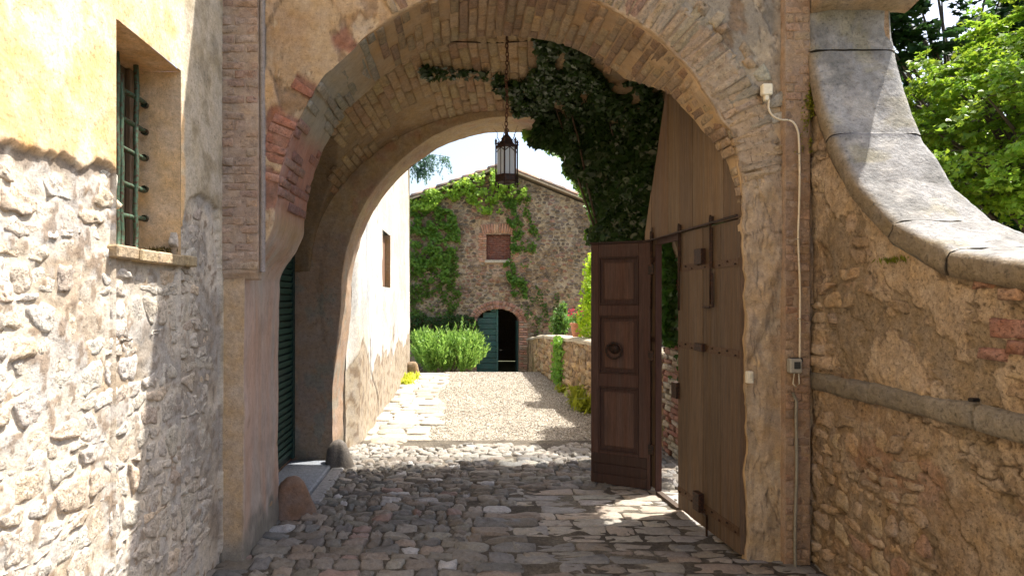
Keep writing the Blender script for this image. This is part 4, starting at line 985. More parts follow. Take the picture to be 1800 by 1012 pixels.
def hexring(name, prof, c=BLK):
    b = MB(); V = []; n = 6
    for (r, z_) in prof: V += hexp(r, z_)
    Fc = [(i*n+j, i*n+(j+1) % n, (i+1)*n+(j+1) % n, (i+1)*n+j) for i in range(len(prof)-1) for j in range(n)]+[tuple(range(n)), tuple(range((len(prof)-1)*n, len(prof)*n))]
    return b.add(V, Fc, c).build(name, 'iron', lt)
hexring('base', [(.03, zb-.062), (.05, zb-.052), (.086, zb-.045), (.094, zb-.035), (.092, zb), (.098, zb+.004), (.098, zb+.014), (.06, zb+.016)])
hexring('crown', [(.098, zt_-.012), (.100, zt_), (.088, zt_+.006), (.06, zt_+.04), (.045, zt_+.055), (.05, zt_+.065), (.034, zt_+.085), (.018, zt_+.10), (.012, zt_+.125)])
for (x, y, z_) in hexp(.094, 0):
    b = MB(); b.tube([(x, y, zb-.05), (x, y, zb+.1), (x, y, zt_+.02)], .0062, BLK, 6); b.lathe((x, y, zt_+.015), [(.008, 0), (.012, .008), (.007, .018), (.012, .026), (.002, .05)], BLK, 8); b.lathe((x, y, zb-.085), [(.002, 0), (.009, .012), (.009, .03)], BLK, 8); b.build('post', 'iron', lt, True)
pts = hexp(.080, zb+.016); pt2 = hexp(.080, zt_-.012)
for i in range(6):
    a, b_ = Vector(pts[i]), Vector(pts[(i+1) % 6]); cN = (a+b_)/2-Vector((LX, LY, zb)); cN.z = 0; cN.normalize()
    m_ = MB(); m_.box(a+cN*.001, b_-a, cN*.003, (0, 0, zt_-zb-.03), (.8, .8, .8)); m_.build('pane', 'frosted_glass', lt)
    m_ = MB(); m_.tube([tuple(a+(b_-a)*.5+cN*.006), tuple(a+(b_-a)*.5+cN*.006+Vector((0, 0, zt_-zb-.03)))], .003, BLK, 5); m_.tube([tuple(a+cN*.004+Vector((0, 0, .19))), tuple((a+b_)/2+cN*.004+Vector((0, 0, .222))), tuple(b_+cN*.004+Vector((0, 0, .19)))], .004, BLK, 5); m_.build('glazing_bar', 'iron', lt, True)
for i in range(5):
    t = i*1.3+.4; b = MB(); b.tube([(LX+.05*math.cos(t), LY+.05*math.sin(t), zt_+.03), (LX+.08*math.cos(t), LY+.08*math.sin(t), zt_+.085), (LX+.075*math.cos(t+.2), LY+.075*math.sin(t+.2), zt_+.11), (LX+.11*math.cos(t), LY+.11*math.sin(t), zt_+.16)], [.004, .003, .0025, .001], BLK, 5); b.build('spike', 'iron', lt, True)
b = MB(); b.tube([(LX+.016*math.cos(t), LY, zt_+.135+.016*math.sin(t)) for t in np.linspace(0, 2*math.pi, 13)[:-1]], .004, BLK, 6, True); b.build('hanging_ring', 'iron', lt, True)

# ------------------------------------------------------------------ ivy in the passage
from mathutils.bvhtree import BVHTree
def in_poly(x, y, poly):
    c = np.zeros(len(x), bool); j = len(poly)-1
    for i in range(len(poly)):
        xi, yi = poly[i]; xj, yj = poly[j]
        with np.errstate(divide='ignore', invalid='ignore'):
            m = ((yi > y) != (yj > y)) & (x < (xj-xi)*(y-yi)/(yj-yi+1e-12)+xi)
        c ^= m; j = i
    return c
rs = np.random.RandomState(77)
def ivy_parts(parent, P, Nn, size, base, n_obj, down=np.array([0, 0, -1.0])):
    n = len(P); col = leafcol(n, base, .35, .25, rs); dn = np.tile(down, (n, 1))+rs.normal(size=(n, 3))*.45
    order = rs.permutation(n); k = order[:n_obj]; r = order[n_obj:]
    for i in k: link('leaf', leaves(P[i:i+1], Nn[i:i+1], size[i:i+1], col[i:i+1], LEAF_IVY, dn[i:i+1]), 'ivy_leaf', parent)
    link('foliage', leaves(P[r], Nn[r], size[r], col[r], LEAF_IVY, dn[r]), 'ivy_leaf', parent, kind='stuff')
iv = thing('ivy', (2.0, 6.3, .6), 'dark green ivy spreading over the vault and hanging down beside the plank gate', 'ivy')
# (a) creeping on the vault: traced on the vault surface itself in plan
vault_mask_px = [(838, 112), (862, 104), (895, 116), (920, 108), (948, 108), (950, 92), (938, 66), (970, 56), (1035, 72), (1042, 112), (1072, 148), (1100, 150), (1130, 118), (1160, 148), (1166, 200), (1150, 300), (960, 300), (925, 190), (880, 152), (852, 138)]
extra = [[(735, 115), (765, 115), (760, 128), (742, 130)], [(898, 176), (935, 180), (965, 190), (940, 212), (905, 196)], [(760, 117), (840, 122), (838, 126), (758, 121)]]
N0 = 120000
xs_ = rs.uniform(-.6, 2.4, N0); ys_ = rs.uniform(YI+.02, YB0-.02, N0); zs_ = vault_z(xs_, ys_)-.01
u = CX+F*xs_/ys_; v = CY-F*(zs_-EYE)/ys_
wob = 9*fbm(xs_, ys_, 1, 5, 3)
m = in_poly(u+wob, v+wob, vault_mask_px) & (fbm(xs_, ys_, 7, 6, 3) > -.14+.12*(u < 930))
for e in extra: m |= in_poly(u, v, e)
idx = np.where(m)[0]; idx = idx[rs.permutation(len(idx))[:7500]]
x, y, z = xs_[idx], ys_[idx], zs_[idx]
gx = (vault_z(x+.01, y)-vault_z(x-.01, y))/.02; gy = (vault_z(x, y+.01)-vault_z(x, y-.01))/.02
gx = np.clip(gx, -2, 2); gy = np.clip(gy, -2, 2); Nn = np.stack([gx, gy, -np.ones_like(gx)], 1); Nn /= np.linalg.norm(Nn, axis=1)[:, None]
offs = rs.rand(len(x))**1.5*.11; P = np.stack([x, y, z], 1)+Nn*offs[:, None]; Nr = Nn+rs.normal(size=P.shape)*.5
ivy_parts(iv, P, Nr, rs.uniform(.026, .072, len(x)), S(48, 74, 36), 150)
# (b) the hanging curtain on the right: a thick drape between the vault and the low wall
def drape(n, poly, y0f, thick, seed, base, size, nobj, parent, dens=-.35):
    r = np.random.RandomState(seed); pu = np.array(poly); out = []
    u = r.uniform(pu[:, 0].min(), pu[:, 0].max(), n*4); v = r.uniform(pu[:, 1].min(), pu[:, 1].max(), n*4)
    yb = y0f(u, v); w_ = 8*fbm(u/60, v/60, seed, 2, 3); m = in_poly(u+w_, v+w_, poly) & (fbm(u/40, v/40, seed+2, 1.2, 3) > dens)
    u, v, yb = u[m][:n], v[m][:n], yb[m][:n]
    yy_ = yb+r.rand(len(u))**1.2*thick-.10*np.clip(fbm(u/50, v/50, seed+4, 1.5, 3)+.2, 0, 1)*2
    X_ = (u-CX)*yb/F; Z_ = EYE-(v-CY)*yb/F; P = np.stack([X_, yy_, Z_], 1)
    Nn = np.tile(np.array([-.25, -1, .25]), (len(P), 1))+r.normal(size=P.shape)*.55
    ivy_parts(parent, P, Nn, r.uniform(*size, len(P)), base, nobj)
    return P
curtain = [(960, 190), (1000, 160), (1060, 150), (1170, 175), (1182, 200), (1160, 330), (1148, 426), (1046, 430), (1040, 400), (1058, 368), (1040, 330), (1004, 300), (996, 268), (960, 252), (930, 240)]
drape(15000, curtain, lambda u, v: 6.52-.25*sst(1000, 1150, u), .34, 3, S(42, 68, 32), (.032, .095), 110, iv, -.75)
drape(1100, [(918, 226), (960, 236), (1000, 262), (1010, 300), (1052, 340), (1066, 380), (1050, 430), (1030, 424), (1046, 380), (1028, 344), (990, 300), (985, 272), (948, 250), (920, 240)], lambda u, v: 7.1+0*u, .25, 5, S(84, 128, 44), (.05, .085), 60, iv, -.6)
drape(1600, [(1165, 425), (1202, 425), (1202, 600), (1182, 612), (1164, 590)], lambda u, v: 6.75+0*u, .3, 9, S(62, 110, 44), (.045, .085), 40, iv, -.8)
n = 3400; yv = rs.uniform(5.9, 6.64, n); zv = rs.uniform(.9, 3.95, n); k_ = yv > 5.95+.10*fbm(yv, zv, 3, 5, 3)+.05*rs.rand(n); yv, zv = yv[k_], zv[k_]; n = len(yv)
ivy_parts(iv, np.stack([2.36+rs.normal(0, .05, n), yv, zv], 1), np.tile([-.6, -.6, .3], (n, 1))+rs.normal(size=(n, 3))*.5, rs.uniform(.045, .09, n), S(52, 90, 40), 20)
n = 6500; yv = rs.uniform(4.95, 6.05, n); zv = rs.uniform(2.4, 3.85, n); k_ = zv > 2.52+.16*fbm(yv, 2, 1, 4, 4)-.10*(yv-5.2)+.08*rs.rand(n); yv, zv = yv[k_], zv[k_]; n = len(yv)
ivy_parts(iv, np.stack([2.28+rs.normal(0, .05, n), yv, zv], 1), np.tile([-.6, -.5, .3], (n, 1))+rs.normal(size=(n, 3))*.5, rs.uniform(.045, .09, n), S(52, 90, 40), 20)
# stems: a trunk from the low wall up to the vault with branches
for k in range(4):
    p = Vector((2.05+rnd.uniform(-.1, .1), 7.0+rnd.uniform(-.05, .12), .9)); pts = [p]
    q = Vector((rnd.uniform(.5, 1.9), rnd.uniform(5.4, 6.5), 0)); q.z = float(vault_z(np.array(q.x), np.array(q.y)))-.03
    for t in np.linspace(.15, 1, 9):
        r_ = p.lerp(q, t); r_.z = p.z+(q.z-p.z)*min(1, t*1.5); r_ += Vector((.05*math.sin(7*t+k), .05*math.cos(5*t+k), 0)); r_.z = min(r_.z, float(vault_z(np.array(r_.x), np.array(min(r_.y, 6.59))))-.02) if r_.y < 6.6 else r_.z; pts.append(r_)
    b = MB(); b.tube(pts, list(np.linspace(.016, .005, len(pts))), S(82, 64, 46), 6); b.build('stem', 'clay', iv, True)
pts = [Vector((x, 5.22+.06*math.sin(x*5), 0)) for x in np.linspace(-.42, .6, 20)]
for p in pts: p.z = float(vault_z(np.array(p.x), np.array(p.y)))-.015
b = MB(); b.tube(pts, .006, S(70, 54, 38), 5); b.build('stem', 'clay', iv, True)
print('ivy done')
# ------------------------------------------------------------------ lane walls beyond the arch
ll = thing('lane_wall', (-1.4, 11, 0), 'sunlit whitewashed wall with peeling render and a narrow shuttered window along the lane', 'wall')
yy = np.unique(np.concatenate([np.linspace(7.2, 9.85, 110), np.linspace(9.85, 10.75, 16), np.linspace(10.75, 14.85, 110)])); zz = np.unique(np.concatenate([np.linspace(-.1, 1.95, 80), np.linspace(1.95, 2.85, 20), np.linspace(2.85, 6.2, 60)]))
Y, Z = np.meshgrid(yy, zz, indexing='ij'); n1 = fbm(3, Y, Z, 1.4, 5); n2 = fbm(8, Y, Z, 5, 4); n3 = fbm(8, Y, Z, 14, 3)
C = mixc(np.ones(Y.shape+(3,))*S(236, 230, 218), S(222, 210, 190), sst(-.1, .3, n1)); C = mixc(C, S(190, 190, 188), .7*sst(.05, .3, n2)*sst(2.6, 1.8, Z))
lowp = sst(-.03, .03, 1.0+.5*n1+.2*n2-Z); C = mixc(C, S(186, 166, 134), lowp*.85); C = mixc(C, S(140, 112, 82), .7*lowp*sst(.05, .3, n3)); C = mixc(C, S(236, 214, 170), .4*sst(3.2, 4.2, Z))
path = 8.35+.14*np.sin(Z*2.1)+.9*sst(.9, .15, Z); C = mixc(C, S(150, 168, 188), .8*np.exp(-((Y-path)/.05)**2)*(Z > 1.1)); crk = np.exp(-((Y-path-.02)/.035)**2)*(Z < 1.2); C = mixc(C, S(84, 66, 52), .85*crk)
c2 = np.abs(fbm(13, Y*1.4, Z*.6, 1.2, 4)); C = mixc(C, S(116, 92, 70), .6*sst(.02, 0, c2)*(Y > 9))
Xw = -1.22-.012*Z+.02*n1+.008*n2-.012*lowp-.02*crk+(-.10)*sst(7.6, 7.2, Y)
hole = ((Y[:-1, :-1]+Y[1:, 1:])/2 > 9.85) & ((Y[:-1, :-1]+Y[1:, 1:])/2 < 10.75) & ((Z[:-1, :-1]+Z[1:, 1:])/2 > 1.95) & ((Z[:-1, :-1]+Z[1:, 1:])/2 < 2.85)
link('wall_face', grid(np.stack([Xw, Y, Z], -1), C, ~hole), 'plaster', ll)
b = MB(); b.box((-1.7, 7.21, 0), (.36, 0, 0), (0, 2.6, 0), (0, 0, 6.2), S(214, 200, 172)); b.box((-1.7, 10.78, 0), (.36, 0, 0), (0, 4.05, 0), (0, 0, 6.2), S(214, 200, 172)); b.build('wall_body', 'plaster', ll)
b = MB(); b.box((-1.36, 14.84, -.2), (.12, 0, 0), (0, .03, 0), (0, 0, 6.3), S(222, 206, 170)); b.build('wall_end', 'plaster', ll)
wn = bpy.data.objects.new('window', None); COL.objects.link(wn); wn.location = Vector((-1.3, 10.3, 2.4))-ll.location; wn.parent = ll
b = MB(); b.box((-1.36, 9.85, 1.95), (.02, 0, 0), (0, .9, 0), (0, 0, .9), S(128, 92, 60)); b.build('shutter', 'wood', wn)
for k in range(5):
    b = MB(); b.box((-1.339, 9.86+.178*k, 1.97), (.018, 0, 0), (0, .17, 0), (0, 0, .86), vary(S(150, 108, 72), rnd, .1), .004); b.build('board', 'wood', wn)
b = MB(); b.box((-1.36, 10.75, 1.95), (.13, 0, 0), (0, .004, 0), (0, 0, .9), S(196, 160, 112)); b.build('reveal', 'plaster', wn)
# low stub at the lane wall's far foot with weeds
b = MB(); n = 24; b.lathe((-1.12, 14.3, -.02), [(.14, 0), (.13, .15), (.12, .28), (.08, .34), (.01, .35)], S(140, 112, 72), 12, .5)
tag(b.build('kerb_stone', 'slab', None, True, (-1.12, 14.3, 0)), 'small brown corner stone with weeds at the far foot of the whitewashed wall', 'stone')

gw = thing('garden_wall', (1.95, 11.5, 0), 'low ochre rubble garden wall bordering the gravel lane on the right', 'wall')
def gx_(y): return np.interp(y, [7.2, 9.9, 14.9, 17.6], [2.36, 2.02, 1.87, 1.85])
def gz_(y): return np.interp(y, [7.2, 9.6, 10.6, 11.3, 12.3, 14.6, 17.8], [1.12, 1.08, 1.06, 1.04, .98, .90, .62])
Y, T = np.meshgrid(np.linspace(7.2, 17.7, 240), np.linspace(0, 1, 46), indexing='ij'); g0 = ground_z(Y)-.03; Z = g0+(gz_(Y)-g0)*T
n1 = fbm(3, Y, Z, 3, 4); n2 = fbm(6, Y, Z, 11, 4)
C = mixc(np.ones(Y.shape+(3,))*S(196, 160, 104), S(166, 130, 84), sst(-.1, .3, n1)); C = mixc(C, S(96, 74, 48), .8*sst(.05, .3, n2)); C = mixc(C, S(110, 120, 48), .6*sst(.15, .4, n1)*sst(.5, .2, Z))
link('wall_face', grid(np.stack([gx_(Y)-.02*n1-.02*n2, Y, Z], -1), C), 'rubble', gw)
sp = []
rnd = random.Random(51)
for q, c, sz in laid(7.3, 15.8, .02, 1.02, lambda a, b_: .26, lambda a: .125, .02, rnd, lambda a, b_: b_ < gz_(a)-.06, .5, .3, .4):
    if rnd.random() < .2: continue
    V, Fc = dome(q, c, rnd.uniform(.02, .045), .02, .03, rnd, lambda a, b_, w_: (float(gx_(a))-w_, a, b_+float(ground_z(a))), .4, .5); sp.append((V, Fc, vary(pick([S(206, 170, 112), S(188, 150, 98), S(176, 146, 104), S(200, 176, 130)], rnd), rnd, .12)))
lay(gw, 'stone', 'rubble', sp, 300)
V = []; ysx = np.linspace(7.2, 17.7, 90)
for y in ysx:
    z = float(gz_(y))+.02*float(fbm(y, 1, 1, 3, 3)); x = float(gx_(y)); V += [(x-.03, y, z-.05), (x-.035, y, z), (x+.05, y, z+.03), (x+.36, y, z+.03), (x+.40, y, z-.05), (x+.40, y, -.7)]
Fc = [(i*6+k, (i+1)*6+k, (i+1)*6+k+1, i*6+k+1) for i in range(89) for k in range(5)]+[tuple(range(6)), tuple(range(89*6, 90*6))]
MB().add(V, Fc, S(206, 190, 156)).build('wall_top', 'slab', gw, True)

# flower pot with red geraniums
px_, py_ = 2.10, 11.4; zt_ = 1.07
fp = thing('flower_pot', (px_, py_, zt_), 'terracotta flower pot with red flowers standing on the low garden wall', 'plant pot')
b = MB(); b.lathe((px_, py_, zt_), [(.085, 0), (.09, .02), (.115, .20), (.135, .205), (.138, .25), (.125, .255), (.11, .22)], S(206, 124, 78), 22); b.build('pot', 'clay', fp, True)
n = 260; P = np.stack([rs.normal(0, .10, n), rs.normal(0, .10, n), .24+np.abs(rs.normal(0, .08, n))], 1)+np.array([px_, py_, zt_]); link('foliage', leaves(P, rs.normal(size=(n, 3)), rs.uniform(.04, .07, n), leafcol(n, S(70, 120, 48)), LEAF_OVAL), 'leaf', fp, kind='stuff')
for k in range(9):
    c = np.array([px_+rnd.uniform(-.14, .16), py_+rnd.uniform(-.12, .1), zt_+rnd.uniform(.33, .48)]); n = 26; link('blossom', leaves(c+rs.normal(size=(n, 3))*.026, rs.normal(size=(n, 3)), rs.uniform(.02, .035, n), leafcol(n, S(216, 40, 70), .25, 0), LEAF_OVAL), 'petal', fp)

# ------------------------------------------------------------------ barn
BY = 18.0; BZ0 = -.62
barn = thing('barn', (1.1, BY+3, BZ0), 'stone barn with a low gable and a half open arched green door overgrown by creeper', 'barn')
def bx_(px): return WX(px, BY)
def bz_(py): return WZ(py, BY)
DX0, DX1, DZT, DSP = bx_(838), bx_(912), bz_(543), bz_(566)
def droof(x): return np.minimum(bz_(297)-np.where(x < bx_(880.5), (bx_(880.5)-x)*.357, (x-bx_(880.5))*.397), 99)
def in_door(x, z):
    h = (DX1-DX0)/2; c = (DX0+DX1)/2; t = np.clip(1-((x-c)/h)**2, 0, 1); return (x > DX0) & (x < DX1) & (z < DSP+(DZT-DSP)*np.sqrt(t))
WX0, WX1, WZa, WZb = bx_(855), bx_(898), bz_(457), bz_(412)
xs_ = np.linspace(-2.6, 4.8, 300); X, T = np.meshgrid(xs_, np.linspace(0, 1, 240), indexing='ij'); Z = BZ0-.1+(droof(X)-BZ0+.05)*T
cx_, cz_ = (X[:-1, :-1]+X[1:, 1:])/2, (Z[:-1, :-1]+Z[1:, 1:])/2
hole = in_door(cx_, cz_) | ((cx_ > WX0) & (cx_ < WX1) & (cz_ > WZa) & (cz_ < WZb))
n1 = fbm(X, 2, Z, 2, 4); n2 = fbm(X, 5, Z, 7, 3)
C = mixc(np.ones(X.shape+(3,))*S(172, 148, 110), S(150, 124, 90), sst(-.1, .3, n1)); C = mixc(C, S(176, 118, 76), .6*np.exp(-((X-.95)/.75)**2-((Z-3.1)/1.1)**2)); C = mixc(C, S(110, 84, 58), .5*sst(.1, .4, n2))
link('wall_face', grid(np.stack([X, BY+.012*n1+.012*n2, Z], -1), C, ~hole), 'barn_stone', barn)
rnd = random.Random(61); sp = []
def bkeep(x, z):
    if z > float(droof(np.array(x)))-.1 or z < BZ0: return False
    if DX0-.26 < x < DX1+.26 and z < DZT+.26 and (z < DSP or math.hypot((x-(DX0+DX1)/2)/(.605+.27), (z-DSP)/(.38+.27)) < 1): return False
    if WX0-.3 < x < WX1+.26 and WZa-.1 < z < WZb+.4: return False
    return True
S_ = courses(-2.5, 4.7, BZ0, 5.5, lambda a, b_: .155, lambda a: .10, .3, rnd)
for q, c, sz in pieces_from_sites(S_, 1.3, .5, .014, rnd, .2, bkeep):
    if rnd.random() < .12: continue
    brick = rnd.random() < (.45 if abs(c[0]-1.0) < .9 and c[1] > 1.8 else .15)
    col = vary(pick([S(150, 122, 90), S(136, 112, 86), S(164, 138, 102), S(122, 102, 82), S(148, 128, 100)], rnd) if not brick else S(162, 112, 80), rnd, .12)
    q = c+(q-c)*rnd.uniform(.8, 1.15); V, Fc = dome(q, c, rnd.uniform(.015, .035), .02, .02, rnd, lambda a, b_, w_: (a, BY-w_, b_), .2, .7); sp.append((V, Fc, col))
lay(barn, 'stone', 'barn_stone', sp, 300)
sp = []      # brick surrounds of the door arch and of the blind window
hc = (DX0+DX1)/2
for k in range(25):
    a = math.pi*(k+.5)/25; 
    for (r0, r1) in ((0.005, .12), (.13, .235)):
        p = [(hc+(.605+r)*math.cos(t), DSP+(DZT-DSP+r)*math.sin(t)) for (t, r) in ((a-.055, r0), (a-.055, r1), (a, r1), (a+.055, r1), (a+.055, r0), (a, r0))]; q = np.array(p); V, Fc = dome(q, q.mean(0), .035, .02, .008, rnd, lambda s, t, w_: (s, BY-w_, t), .2, .3); sp.append((V, Fc, vary(pick([S(178, 112, 76), S(160, 100, 70), S(188, 134, 98)], rnd), rnd, .12)))
z = BZ0; row = 0
while z < DSP-.02:
    for sd_, x0_ in ((-1, DX0), (1, DX1)):
        for (w0, w1) in (((.005, .13), (.14, .27)) if row % 2 else ((.005, .25),)):
            q, c, s_ = rect_poly(x0_+sd_*(w0+w1)/2, z+.035, w1-w0, .056, rnd, .004); V, Fc = dome(q, c, .03, .02, .008, rnd, lambda s, t, w_: (s, BY-w_, t), .2, .3); sp.append((V, Fc, vary(pick([S(178, 112, 76), S(196, 128, 84), S(168, 136, 104)], rnd), rnd, .12)))
    z += .07; row += 1
for k in range(14):
    x = WX0-.1+(WX1-WX0+.2)*(k+.5)/14; q, c, s_ = rect_poly(x, WZb+.15+.03*math.cos((k-6.5)/4), .052, .27, rnd, .004); q[:, 0] += (q[:, 1]-WZb)*(k-6.5)*.045; c = q.mean(0)
    V, Fc = dome(q, c, .03, .02, .008, rnd, lambda s, t, w_: (s, BY-w_, t), .2, .3); sp.append((V, Fc, vary(pick([S(196, 128, 78), S(184, 116, 72), S(204, 146, 96)], rnd), rnd, .1)))
z = WZa-.05; row = 0
while z < WZb:
    for sd_, x0_ in ((-1, WX0), (1, WX1)):
        for (w0, w1) in (((.0, .11), (.12, .24)) if row % 2 else ((.0, .21),)):
            q, c, s_ = rect_poly(x0_+sd_*(w0+w1)/2, z+.03, w1-w0, .05, rnd, .004); V, Fc = dome(q, c, .03, .02, .008, rnd, lambda s, t, w_: (s, BY-w_, t), .2, .3); sp.append((V, Fc, vary(pick([S(196, 128, 78), S(178, 112, 72), S(190, 140, 100)], rnd), rnd, .12)))
    z += .064; row += 1
lay(barn, 'brick', 'brickwork', sp, 300)
# blind window: brick infill, lintel board and sill
bw = bpy.data.objects.new('window', None); COL.objects.link(bw); bw.location = Vector(((WX0+WX1)/2, BY, WZa))-barn.location; bw.parent = barn
b = MB(); b.box((WX0-.01, BY+.16, WZa), (WX1-WX0+.02, 0, 0), (0, .04, 0), (0, 0, WZb-WZa+.02), S(128, 66, 40)); b.build('infill', 'brickwork', bw)
z = WZa+.01; row = 0; sp = []
while z < WZb-.04:
    x = WX0-(.1 if row % 2 else 0)
    while x < WX1:
        a, b_ = max(x, WX0)+.006, min(x+.2, WX1)-.006
        if b_-a > .03: q, c, s_ = rect_poly((a+b_)/2, z+.03, b_-a, .052, rnd, .003); V, Fc = dome(q, c, .012, .01, .006, rnd, lambda s, t, w_: (s, BY+.155-w_, t), .2, .3); sp.append((V, Fc, vary(S(134, 72, 44), rnd, .06)))
        x += .206
    z += .064; row += 1
lay(bw, 'brick', 'brickwork', sp, 300)
for (x0_, l_) in ((WX0-.012, .012), (WX1, .012)):
    b = MB(); b.box((x0_, BY-.01, WZa), (l_, 0, 0), (0, .2, 0), (0, 0, WZb-WZa), S(150, 96, 64)); b.build('reveal', 'brickwork', bw)
b = MB(); b.box((WX0-.02, BY+.0, WZb), (WX1-WX0+.04, 0, 0), (0, .2, 0), (0, 0, .02), S(96, 66, 44)); b.build('lintel', 'wood', bw)
b = MB(); b.box((WX0-.05, BY-.07, WZa-.08), (WX1-WX0+.02, 0, 0), (0, .27, 0), (0, 0, .08), S(190, 172, 146), .01); b.build('sill', 'slab', bw)
# door: left green leaf closed, right one open into a dark interior
bd = bpy.data.objects.new('door', None); COL.objects.link(bd); bd.location = Vector(((DX0+DX1)/2, BY, BZ0))-barn.location; bd.parent = barn
def arch_top(x): return DSP+(DZT-DSP)*math.sqrt(max(0, 1-((x-hc)/.605)**2))
z = BZ0+.02; k = 0; xm_ = bx_(876)
while z < DZT-.01:
    z1_ = min(z+.165, DZT); xa = DX0
    if z1_ > DSP: t = min(1, (z1_-.02-DSP)/(DZT-DSP)); xa = hc-.605*math.sqrt(max(0, 1-t*t))
    if xm_-xa > .05:
        b = MB(); b.box((xa, BY+.11+.012*(k % 2), z), (xm_-xa, 0, 0), (0, .03, 0), (0, 0, z1_-z-.012), vary(S(36, 92, 84), rnd, .12), .004); b.build('board', 'painted_wood', bd)
    z = z1_; k += 1
b = MB(); b.box((xm_-.05, BY+.085, BZ0+.02), (.05, 0, 0), (0, .022, 0), (0, 0, arch_top(xm_)-BZ0-.03), S(46, 104, 94), .004); b.build('stile', 'painted_wood', bd)
b = MB(); b.box((DX1-.04, BY+.13, BZ0+.02), (.035, 0, 0), (0, .62, 0), (0, 0, DSP-BZ0), S(30, 78, 72), .004); b.build('open_leaf', 'painted_wood', bd)
N_ = 30; V = []
for yv_ in (BY-.004, BY+.4):
    V += [(DX0, yv_, BZ0)]+[(hc-.605*math.cos(math.pi*i/(N_-3)), yv_, DSP+(DZT-DSP)*math.sin(math.pi*i/(N_-3))) for i in range(N_-2)]+[(DX1, yv_, BZ0)]
MB().add(V, [(i, i+1, N_+i+1, N_+i) for i in range(N_-1)], S(150, 104, 76)).build('door_reveal', 'brickwork', bd)
b = MB(); b.box((xm_+.02, BY+.12, bz_(616)), (.10, 0, 0), (0, .012, 0), (0, 0, .02), S(120, 120, 116)); b.build('latch', 'iron', bd)
# barn body and roof
b = MB()
b.add([(-2.6, BY+.42, BZ0), (4.8, BY+.42, BZ0), (4.8, BY+6, BZ0), (-2.6, BY+6, BZ0), (-2.6, BY+.42, 4.0), (-2.6, BY+6, 4.0), (4.8, BY+.42, 3.8), (4.8, BY+6, 3.8)], [(0, 3, 5, 4), (1, 2, 7, 6), (3, 2, 7, 5)], S(120, 100, 78)); b.build('side_wall', 'barn_stone', barn)
b = MB()
for (x0_, z0_, x1_, z1_) in ((-2.6, BZ0, -2.6, 4.0), (4.8, BZ0, 4.8, 3.8)): b.add([(x0_, BY, z0_), (x0_, BY+.42, z0_), (x1_, BY+.42, z1_), (x1_, BY, z1_)], [(0, 1, 2, 3)], S(150, 120, 90))
b.build('quoin', 'barn_stone', barn)
rx = bx_(880.5); rz = bz_(297)
rf = bpy.data.objects.new('roof', None); COL.objects.link(rf); rf.location = Vector((rx, BY, rz))-barn.location; rf.parent = barn
for (sx, sl, L_) in ((-1, .357, 4.0), (1, .397, 4.1)):
    b = MB(); b.box((rx, BY-.16, rz+.0), (sx*L_, 0, -sl*L_), (0, 6.5, 0), (0, 0, .05), S(120, 94, 70)); b.build('roof_deck', 'wood', rf)
    b = MB(); b.box((rx, BY-.20, rz+.015), (sx*L_, 0, -sl*L_), (0, .035, 0), (0, 0, .055), S(196, 168, 128)); b.build('verge_board', 'wood', rf)
    nT = int(L_/.36)
    d = Vector((sx, 0, -sl)).normalized()
    for r_ in range(5):
        for k in range(nT):
            st_ = Vector((rx, BY-.13+.21*r_, rz+.085))+d*(.36*1.077*k); V = []
            for (t_, rad) in ((-.02, .078), (.41, .098)):
                p = st_+d*t_+Vector((0, 0, .016 if t_ > 0 else .0))
                for a in np.linspace(0, math.pi, 7): V.append(p+Vector((0, rad*math.cos(a), rad*math.sin(a)*.85)))
            for (t_, rad) in ((-.02, .064), (.41, .084)):
                p = st_+d*t_+Vector((0, 0, .012 if t_ > 0 else -.004))
                for a in np.linspace(0, math.pi, 7): V.append(p+Vector((0, rad*math.cos(a), rad*math.sin(a)*.85)))
            Fc = [(i, i+1, 8+i, 7+i) for i in range(6)]+[(14+i, 21+i, 22+i, 15+i) for i in range(6)]+[(7+i, 8+i, 22+i, 21+i) for i in range(6)]+[(i, 14+i, 15+i, i+1) for i in range(6)]
            MB().add(V, Fc, vary(pick([S(176, 128, 98), S(150, 116, 92), S(188, 148, 116), S(128, 104, 84)], rnd), rnd, .1)).build('tile', 'clay', rf, True)
b = MB()
for k in range(18):
    pass
print('barn done')
# creeper on the barn
bi = thing('creeper', (-.3, BY-.1, BZ0), 'light green virginia creeper climbing across the barn gable round the blind window', 'creeper')
def barn_creep(poly, n, size, base, depth=.16, dens=-.3, nobj=0, seed=1, shape=LEAF_LOBED):
    r = np.random.RandomState(seed); pu = np.array(poly); N_ = n*5
    u = r.uniform(pu[:, 0].min(), pu[:, 0].max(), N_); v = r.uniform(pu[:, 1].min(), pu[:, 1].max(), N_); w1 = 7*fbm(u/14, v/14, seed, 1, 3); w2 = 7*fbm(u/14, v/14, seed+5, 1, 3)
    m = in_poly(u+w1, v+w2, poly) & (fbm(u/11, v/11, seed+9, 1, 3)+r.normal(size=N_)*.12 > dens) & ~((u > 856) & (u < 897) & (v > 413) & (v < 455))
    u, v = u[m][:n], v[m][:n]; n = len(u); dd = r.rand(n)*depth*(.6+.8*np.clip(fbm(u/18, v/18, seed+3, 1, 2)+.3, 0, 1))+.02
    P = np.stack([WX(u, BY), BY-dd, WZ(v, BY)], 1); Nn = np.tile(np.array([.1, -.8, .6]), (n, 1))+r.normal(size=(n, 3))*.5
    s_ = r.uniform(*size, n); c = leafcol(n, base, .35, .35, r); dn = np.tile([0, 0, -1.], (n, 1))+r.normal(size=(n, 3))*.5
    for i in range(nobj): link('leaf', leaves(P[i:i+1], Nn[i:i+1], s_[i:i+1], c[i:i+1], shape, dn[i:i+1]), 'leaf', bi)
    link('foliage', leaves(P[nobj:], Nn[nobj:], s_[nobj:], c[nobj:], shape, dn[nobj:]), 'leaf', bi, kind='stuff')
